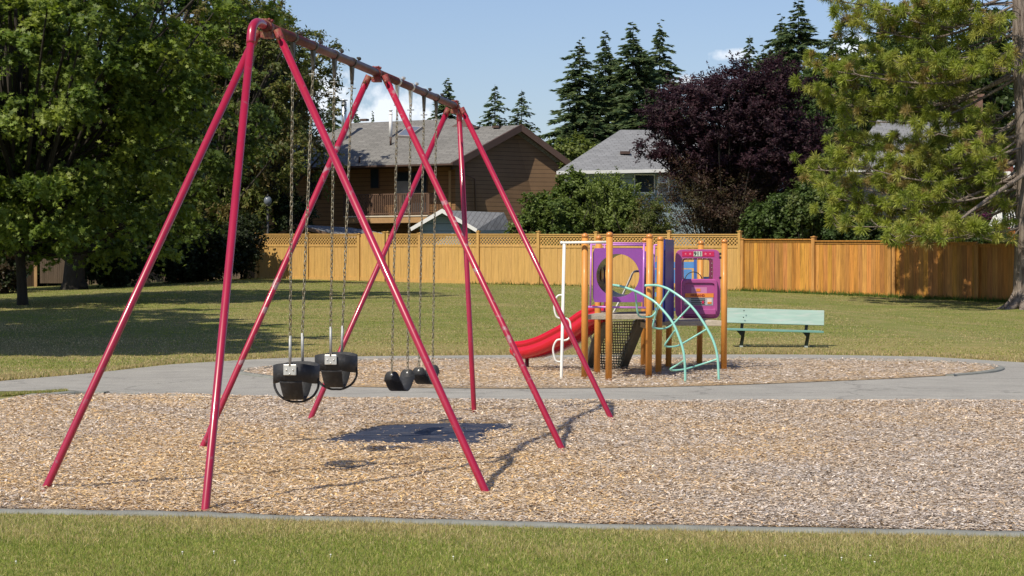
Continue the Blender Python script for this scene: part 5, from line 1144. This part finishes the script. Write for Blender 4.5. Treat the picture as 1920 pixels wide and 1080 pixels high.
# ---------------- firs ----------------
def fir_mesh(name, H, Rb, seed, dens=1.0, top=.0):
    r = np.random.RandomState(seed); V = []; cols = []; mb = MB()
    z = H * .06; tiers = []
    nb = 0; P0 = []; D = []; LN = []
    while z < H * .985:
        t = 1 - z / H; Lm = Rb * (t ** 1.0) * (1 + .12 * math.sin(z * 1.7 + seed)) + .08
        for k in range(int(7 + 4 * dens)):
            a = r.rand() * 6.283; l = Lm * (.40 + .8 * r.rand()); P0.append((0, 0, z + r.randn() * .24)); D.append((math.cos(a), math.sin(a), .25 * (1 - t) - .12)); LN.append(l)
        z += .26 + .18 * t
    P0 = np.array(P0); D = np.array(D); LN = np.array(LN); n = len(LN)
    per = np.maximum(4, (LN * 12 * dens).astype(int)); bi = np.repeat(np.arange(n), per); s = (.15 + .85 * r.rand(len(bi)) ** .8)
    drp = .38 * LN[bi] * s ** 2 - .16 * LN[bi] * s ** 4
    c = P0[bi] + D[bi] * (LN[bi] * s)[:, None]; c[:, 2] -= drp
    sidev = np.stack([-D[bi][:, 1], D[bi][:, 0], 0 * s], 1) * (r.rand(len(bi)) * 2 - 1)[:, None]
    dirv = unit(D[bi] * .7 + sidev * 1.0 + r.randn(len(bi), 3) * .12 + np.array([0, 0, -.28])); L2 = .36 * (.6 + .7 * r.rand(len(bi))) * (1 + .3 * (1 - s)) * np.minimum(1, .35 + LN[bi] * .6) + .04
    # each spray: 5 fingers
    nf = 5; fi = np.repeat(np.arange(len(bi)), nf); fa = r.randn(len(fi)) * .45; base = c[fi]; dv = dirv[fi]; up = np.array([0, 0, 1.]); sd = unit(np.cross(dv, up)); d2 = unit(dv * np.cos(fa)[:, None] + sd * np.sin(fa)[:, None] + r.randn(len(fi), 3) * .12)
    ln = L2[fi] * (.6 + .6 * r.rand(len(fi))); wv = unit(np.cross(d2, up + r.randn(len(fi), 3) * .5)) * .055
    V = np.stack([base - wv * .5, base + d2 * (ln * .5)[:, None] - wv, base + d2 * ln[:, None], base + d2 * (ln * .5)[:, None] + wv], 1)
    pal = np.array([(.075, .12, .062), (.10, .15, .07), (.125, .17, .072), (.15, .19, .075)]); cl = pal[r.randint(0, 4, len(bi))][fi] * (.7 + .6 * r.rand(len(fi), 1))
    for i in r.permutation(n)[:160]:
        p0 = Vector(P0[i]); d = Vector(D[i]); l = LN[i] * .85; mb.tube([p0, p0 + d * l * .5 - Vector((0, 0, .08 * l)), p0 + d * l - Vector((0, 0, .24 * l))], [.03, .02, .008], 4, cap=False)
    mb.tube([(0, 0, -.3), (0, 0, H * .5), (0, 0, H)], [.22, .12, .012], 8)
    return V, cl, mb
def fir(H, Rb, seed, dens, label):
    V, cl, mb = fir_mesh('fir', H, Rb, seed, dens); o = thing('fir_tree', (0, 0, 0), label, 'tree', 'firs beyond the houses')
    np_mesh('crown', V, 4, m_ndl, cols=cl, parent=o); mb.build('trunk', m_bark, o); return o
protos = [(fir(16, 7.2, 3, 1.0, 'x'), 16.), (fir(16, 7.8, 9, 1.1, 'x'), 16.), (fir(16, 7.4, 21, .55, 'x'), 16.)]
used = [False] * 3
def put_fir(px, ytop, d, v, wfac, label):
    proto, H0 = protos[v]; zt = P(0, ytop, d).z; H = zt - 1.0; s = H / H0
    o = proto if not used[v] else copy_tree(proto); used[v] = True
    o.location = (P(px, 0, d).x, d, 1.0); o.scale = (s * wfac, s * wfac, s); o.rotation_euler = (0, 0, px * .37); o['label'] = label; ORG[o.name] = o.location.copy(); return o
for a in ((1087, 74, 118, 0, 1.0, 'leftmost tall fir of the row right of the brown house'), (1136, 62, 121, 1, .78, 'second fir from the left in the row behind the grey roof'), (1187, 46, 119, 1, 1.02, 'third fir in the row, broad and full'), (1237, 42, 122, 0, .80, 'rightmost fir of the row, beside the purple plum'), (1110, 150, 125, 1, .8, 'fir set back between the first and second of the row'), (1212, 118, 126, 0, .9, 'fir set back between the third and the rightmost of the row'), (1262, 150, 124, 1, .8, 'fir partly behind the left edge of the plum crown'),
          (1162, 130, 126, 2, 1.25, 'lower fir filling between the second and third of the row'), (1062, 235, 112, 1, 1.5, 'low bushy fir at the foot of the row'), (1115, 215, 114, 0, 1.5, 'low fir beneath the tall row'), (1210, 190, 115, 1, 1.5, 'low broad fir behind the grey roof ridge'),
          (1406, 66, 120, 2, .8, 'thin fir top above the purple plum'), (1432, 88, 122, 0, .85, 'smaller twin fir top above the plum'), (1497, 2, 120, 1, 1.0, 'tallest fir top right of the plum'), (1466, 30, 123, 0, .9, 'fir just left of the tallest top'), (1562, 52, 124, 0, .9, 'small pointed fir seen beside the pine needles'), (1530, 150, 118, 1, 1.3, 'broad low fir behind the plum and pine'),
          (1660, 40, 118, 1, 1.15, 'fir hidden behind the left pine branches'), (1740, 10, 116, 0, 1.2, 'fir hidden behind the middle pine branches'), (1850, 20, 112, 1, 1.3, 'fir hidden behind the pine trunk'),
          (838, 150, 116, 1, .82, 'fir top rising over the brown roof behind the swing beam end'), (928, 158, 122, 2, .9, 'sparse fir top right of the swing beam end'), (978, 168, 124, 2, .85, 'sparse leaning fir top beside the roof peak'), (960, 225, 120, 0, 1.0, 'low fir behind the roof peak'),
          (622, 180, 118, 0, .85, 'fir behind the tall silver flue'), (566, 190, 121, 1, .8, 'fir between the drooping tree and the silver flue'), (668, 205, 124, 0, .7, 'small fir right of the silver flue'), (699, 211, 140, 1, .36, 'tiny distant fir between the two flue pipes'), (520, 200, 119, 1, 1.0, 'fir behind the edge of the drooping tree')):
    put_fir(*a)
# ---------------- pine ----------------
pb_ = Vector((P(1918, 0, 62.6).x, 62.6, terr(P(1918, 0, 62.6).x, 62.6))); pc_ = Vector((pb_.x + .12, pb_.y, pb_.z)); D0 = pb_.y
pt = thing('pine_tree', pc_, 'large long needled pine at the right edge with spreading branches over the fence', 'tree')
mb = MB(); mb.tube(smooth_path([pc_ + Vector((0, 0, -.2)), pc_ + Vector((0, 0, .12)), pc_ + Vector((0, 0, .8)), pc_ + Vector((.05, 0, 4)), pc_ + Vector((-.15, 0, 8)), pc_ + Vector((-.2, 0, 12))], 4), [.62, .58, .52, .48, .45, .42, .41, .40, .40, .39, .38, .37, .36, .34, .32, .30, .28, .25, .22, .18, .12][:21], 20)
for k in range(7):
    a = math.pi * (1.0 + .18 * k) + rnd.uniform(-.1, .1); mb.tube(smooth_path([pc_ + Vector((math.cos(a) * .2, math.sin(a) * .2, .5)), pc_ + Vector((math.cos(a) * .5, math.sin(a) * .5, .10)), pc_ + Vector((math.cos(a) * .95, math.sin(a) * .9, -.08))], 4), [.22, .2, .18, .16, .14, .11, .09, .07, .05], 7, cap=False)
tufts = []
LT = [(1575, 2, -1), (1585, 35, .5), (1600, 62, 1), (1640, 20, -.5), (1680, 60, 1), (1720, 15, -1), (1760, 50, 1.5), (1800, 10, -1.5), (1840, 55, -1), (1512, 128, 0), (1508, 170, -1), (1545, 195, 1.5), (1560, 130, 1), (1620, 115, 2), (1600, 160, -1.5), (1660, 150, 1.8), (1700, 120, -1.5),
      (1640, 200, -1.8), (1740, 165, .6), (1790, 130, -2), (1570, 225, .5), (1560, 262, -1), (1590, 280, 1), (1500, 318, -.5), (1512, 345, .8), (1540, 372, 1), (1550, 300, 0), (1560, 425, 0), (1545, 400, -1), (1600, 350, -1.5), (1620, 395, 1.2), (1690, 442, -2), (1720, 452, -1.4), (1765, 448, -3), (1800, 432, -2.5), (1650, 330, 2), (1700, 375, -3),
      (1690, 300, -2), (1740, 330, 1), (1780, 300, -2.5), (1830, 280, -3), (1860, 340, -3.4), (1890, 385, -3), (1905, 390, -2.5), (1840, 230, -3), (1800, 215, -2.2), (1880, 115, -3), (1870, 60, -2), (1780, 260, 1.2), (1720, 240, -1), (1680, 215, .8),
      (1960, 200, -2), (1990, 100, -1), (2020, 300, 0), (1760, -40, 0), (1650, -50, 0), (1850, -60, -1), (1780, -130, .5), (1700, -110, -.5), (1960, -60, 0), (2050, 20, 1), (2080, 220, 1), (2050, 380, 1)]
for k_ in range(9): LT.append((1650 + k_ * 28 + rnd.uniform(-8, 8), rnd.uniform(255, 405), rnd.uniform(2.2, 3.0) if k_ % 3 else .5))
for px, py, dd in LT:
    px = px + (22 if px < 1600 and py > 80 else 0)
    e = P(px, py, D0 + dd + (3.0 if 150 < py < 420 and rnd.random() < .7 else .8)); hz = e.z + (pc_.x - e.x) * rnd.uniform(-.02, .25) * (1 if py > 120 else .6); hz = max(2.6, hz); s = Vector((pc_.x - .1, pc_.y, hz)); m_ = (s + e) / 2 + Vector((0, 0, -.10 * (e - s).length + rnd.uniform(-.1, .2)))
    pth = smooth_path([s, m_ + Vector((rnd.uniform(-.4, .4), rnd.uniform(-.4, .4), rnd.uniform(-.35, .25))), e], 7); Ls = (e - s).length; nn_ = len(pth); rb_ = .014 + .0075 * Ls
    mb.tube(pth, [rb_ * (1 - .82 * i / nn_) for i in range(nn_)], 6, cap=False)
    nsub = int(5 + Ls * 2.9)
    tufts.append((e, (e - m_).normalized(), 1.0))
    for k in range(nsub):
        t = .35 + .65 * (k + rnd.random()) / nsub; p = pth[min(nn_ - 1, int(t * nn_))]; dr_ = (pth[-1] - pth[0]).normalized(); sgn = rnd.choice((-1, 1)); v = (dr_ * .5 + Vector((-dr_.y, dr_.x, 0)) * sgn * rnd.uniform(.2, .9) + Vector((0, 0, rnd.uniform(-.15, .7)))).normalized(); l = rnd.uniform(.3, 1.0) * (1.2 - .5 * t)
        q = p + v * l + Vector((0, 0, .08)); mb.tube([p, p + v * l * .5 + Vector((0, 0, -.05)), q], [.016, .011, .007], 4, cap=False); tufts.append((q, v, rnd.uniform(.75, 1.1)))
        if rnd.random() < .45: 
            v2 = (v + Vector((rnd.uniform(-.8, .8), rnd.uniform(-.8, .8), rnd.uniform(-.2, .6)))).normalized(); q2 = p + v * l * .5 + v2 * .35; mb.tube([p + v * l * .5 + Vector((0, 0, -.05)), q2], [.01, .006], 4, cap=False); tufts.append((q2, v2, rnd.uniform(.6, .95)))
    for k in range(int(Ls * .8)):      # bare dead twigs
        t = rnd.uniform(.1, .6); p = pth[int(t * nn_)]; v = Vector((rnd.uniform(-1, 1), rnd.uniform(-1, 1), rnd.uniform(-.6, .5))).normalized(); mb.tube([p, p + v * .4, p + v * .4 + Vector((rnd.uniform(-.3, .3), 0, rnd.uniform(-.3, .2)))], [.012, .008, .004], 4, cap=False)
mb.tube(smooth_path([pc_ + Vector((-.1, -.3, P(0, 325, D0).z - pc_.z)), P(1850, 375, D0 - 1.2), P(1800, 412, D0 - 2)], 5), [.075, .072, .07, .066, .062, .058, .052, .048, .042, .036, .03], 8)
mb.build('trunk', m_pbark, pt)
NN = 100; C = np.array([tuple(t[0]) for t in tufts]); Dv = np.array([tuple(t[1]) for t in tufts]); Sz = np.array([t[2] for t in tufts]); n = len(C)
ti = np.repeat(np.arange(n), NN); s = R.rand(len(ti)); dv = unit(Dv[ti] * (.35 + .5 * R.rand(len(ti), 1)) + unit(R.randn(len(ti), 3)) * .95); back = Dv[ti] * (-.13 * s)[:, None] * Sz[ti][:, None]
ln = .27 * Sz[ti] * (.75 + .4 * R.rand(len(ti))); b_ = C[ti] + back; wv = unit(np.cross(dv, R.randn(len(ti), 3))) * .010; tip = b_ + dv * ln[:, None]; tip[:, 2] -= .02
V = np.stack([b_ - wv, b_ + dv * (ln * .6)[:, None] - wv, tip, b_ + dv * (ln * .6)[:, None] + wv], 1)
pal = np.array([(.26, .31, .055), (.32, .36, .07), (.18, .23, .045), (.36, .37, .09), (.31, .24, .09)]); tc_i = R.randint(0, 5, n); tc_i = np.where((tc_i == 4) & (R.rand(n) < .5), 0, tc_i); cl = pal[tc_i][ti] * (.7 + .6 * R.rand(len(ti), 1))
np_mesh('crown', V, 4, m_ndl, cols=cl, parent=pt)
# weeds along the fence foot
def weeds(name, label, px0, px1, n, h, pal, spread=.25):
    px = px0 + (px1 - px0) * R.rand(n); pts = np.array([tuple(fpt(p_)) for p_ in px]); y_ = pts[:, 1] - .08 - spread * R.rand(n); x_ = pts[:, 0]; z = np.array([terr(a, b) for a, b in zip(x_, y_)]) - .02
    cl = np.array(pal)[R.randint(0, len(pal), n)] * (.7 + .6 * R.rand(n, 1)); return blades(name, x_, y_, z, h * (.4 + .9 * R.rand(n) ** 2), .03, cl, label, .9)
weeds('fence_weeds', 'longer green grass along the foot of the orange fence', 1388, 1900, 5200, .16, [(.09, .15, .03), (.12, .18, .04)])
weeds('fence_weeds', 'sparse weeds along the foot of the lattice fence', 880, 1387, 1500, .16, [(.08, .14, .03), (.14, .16, .05)])
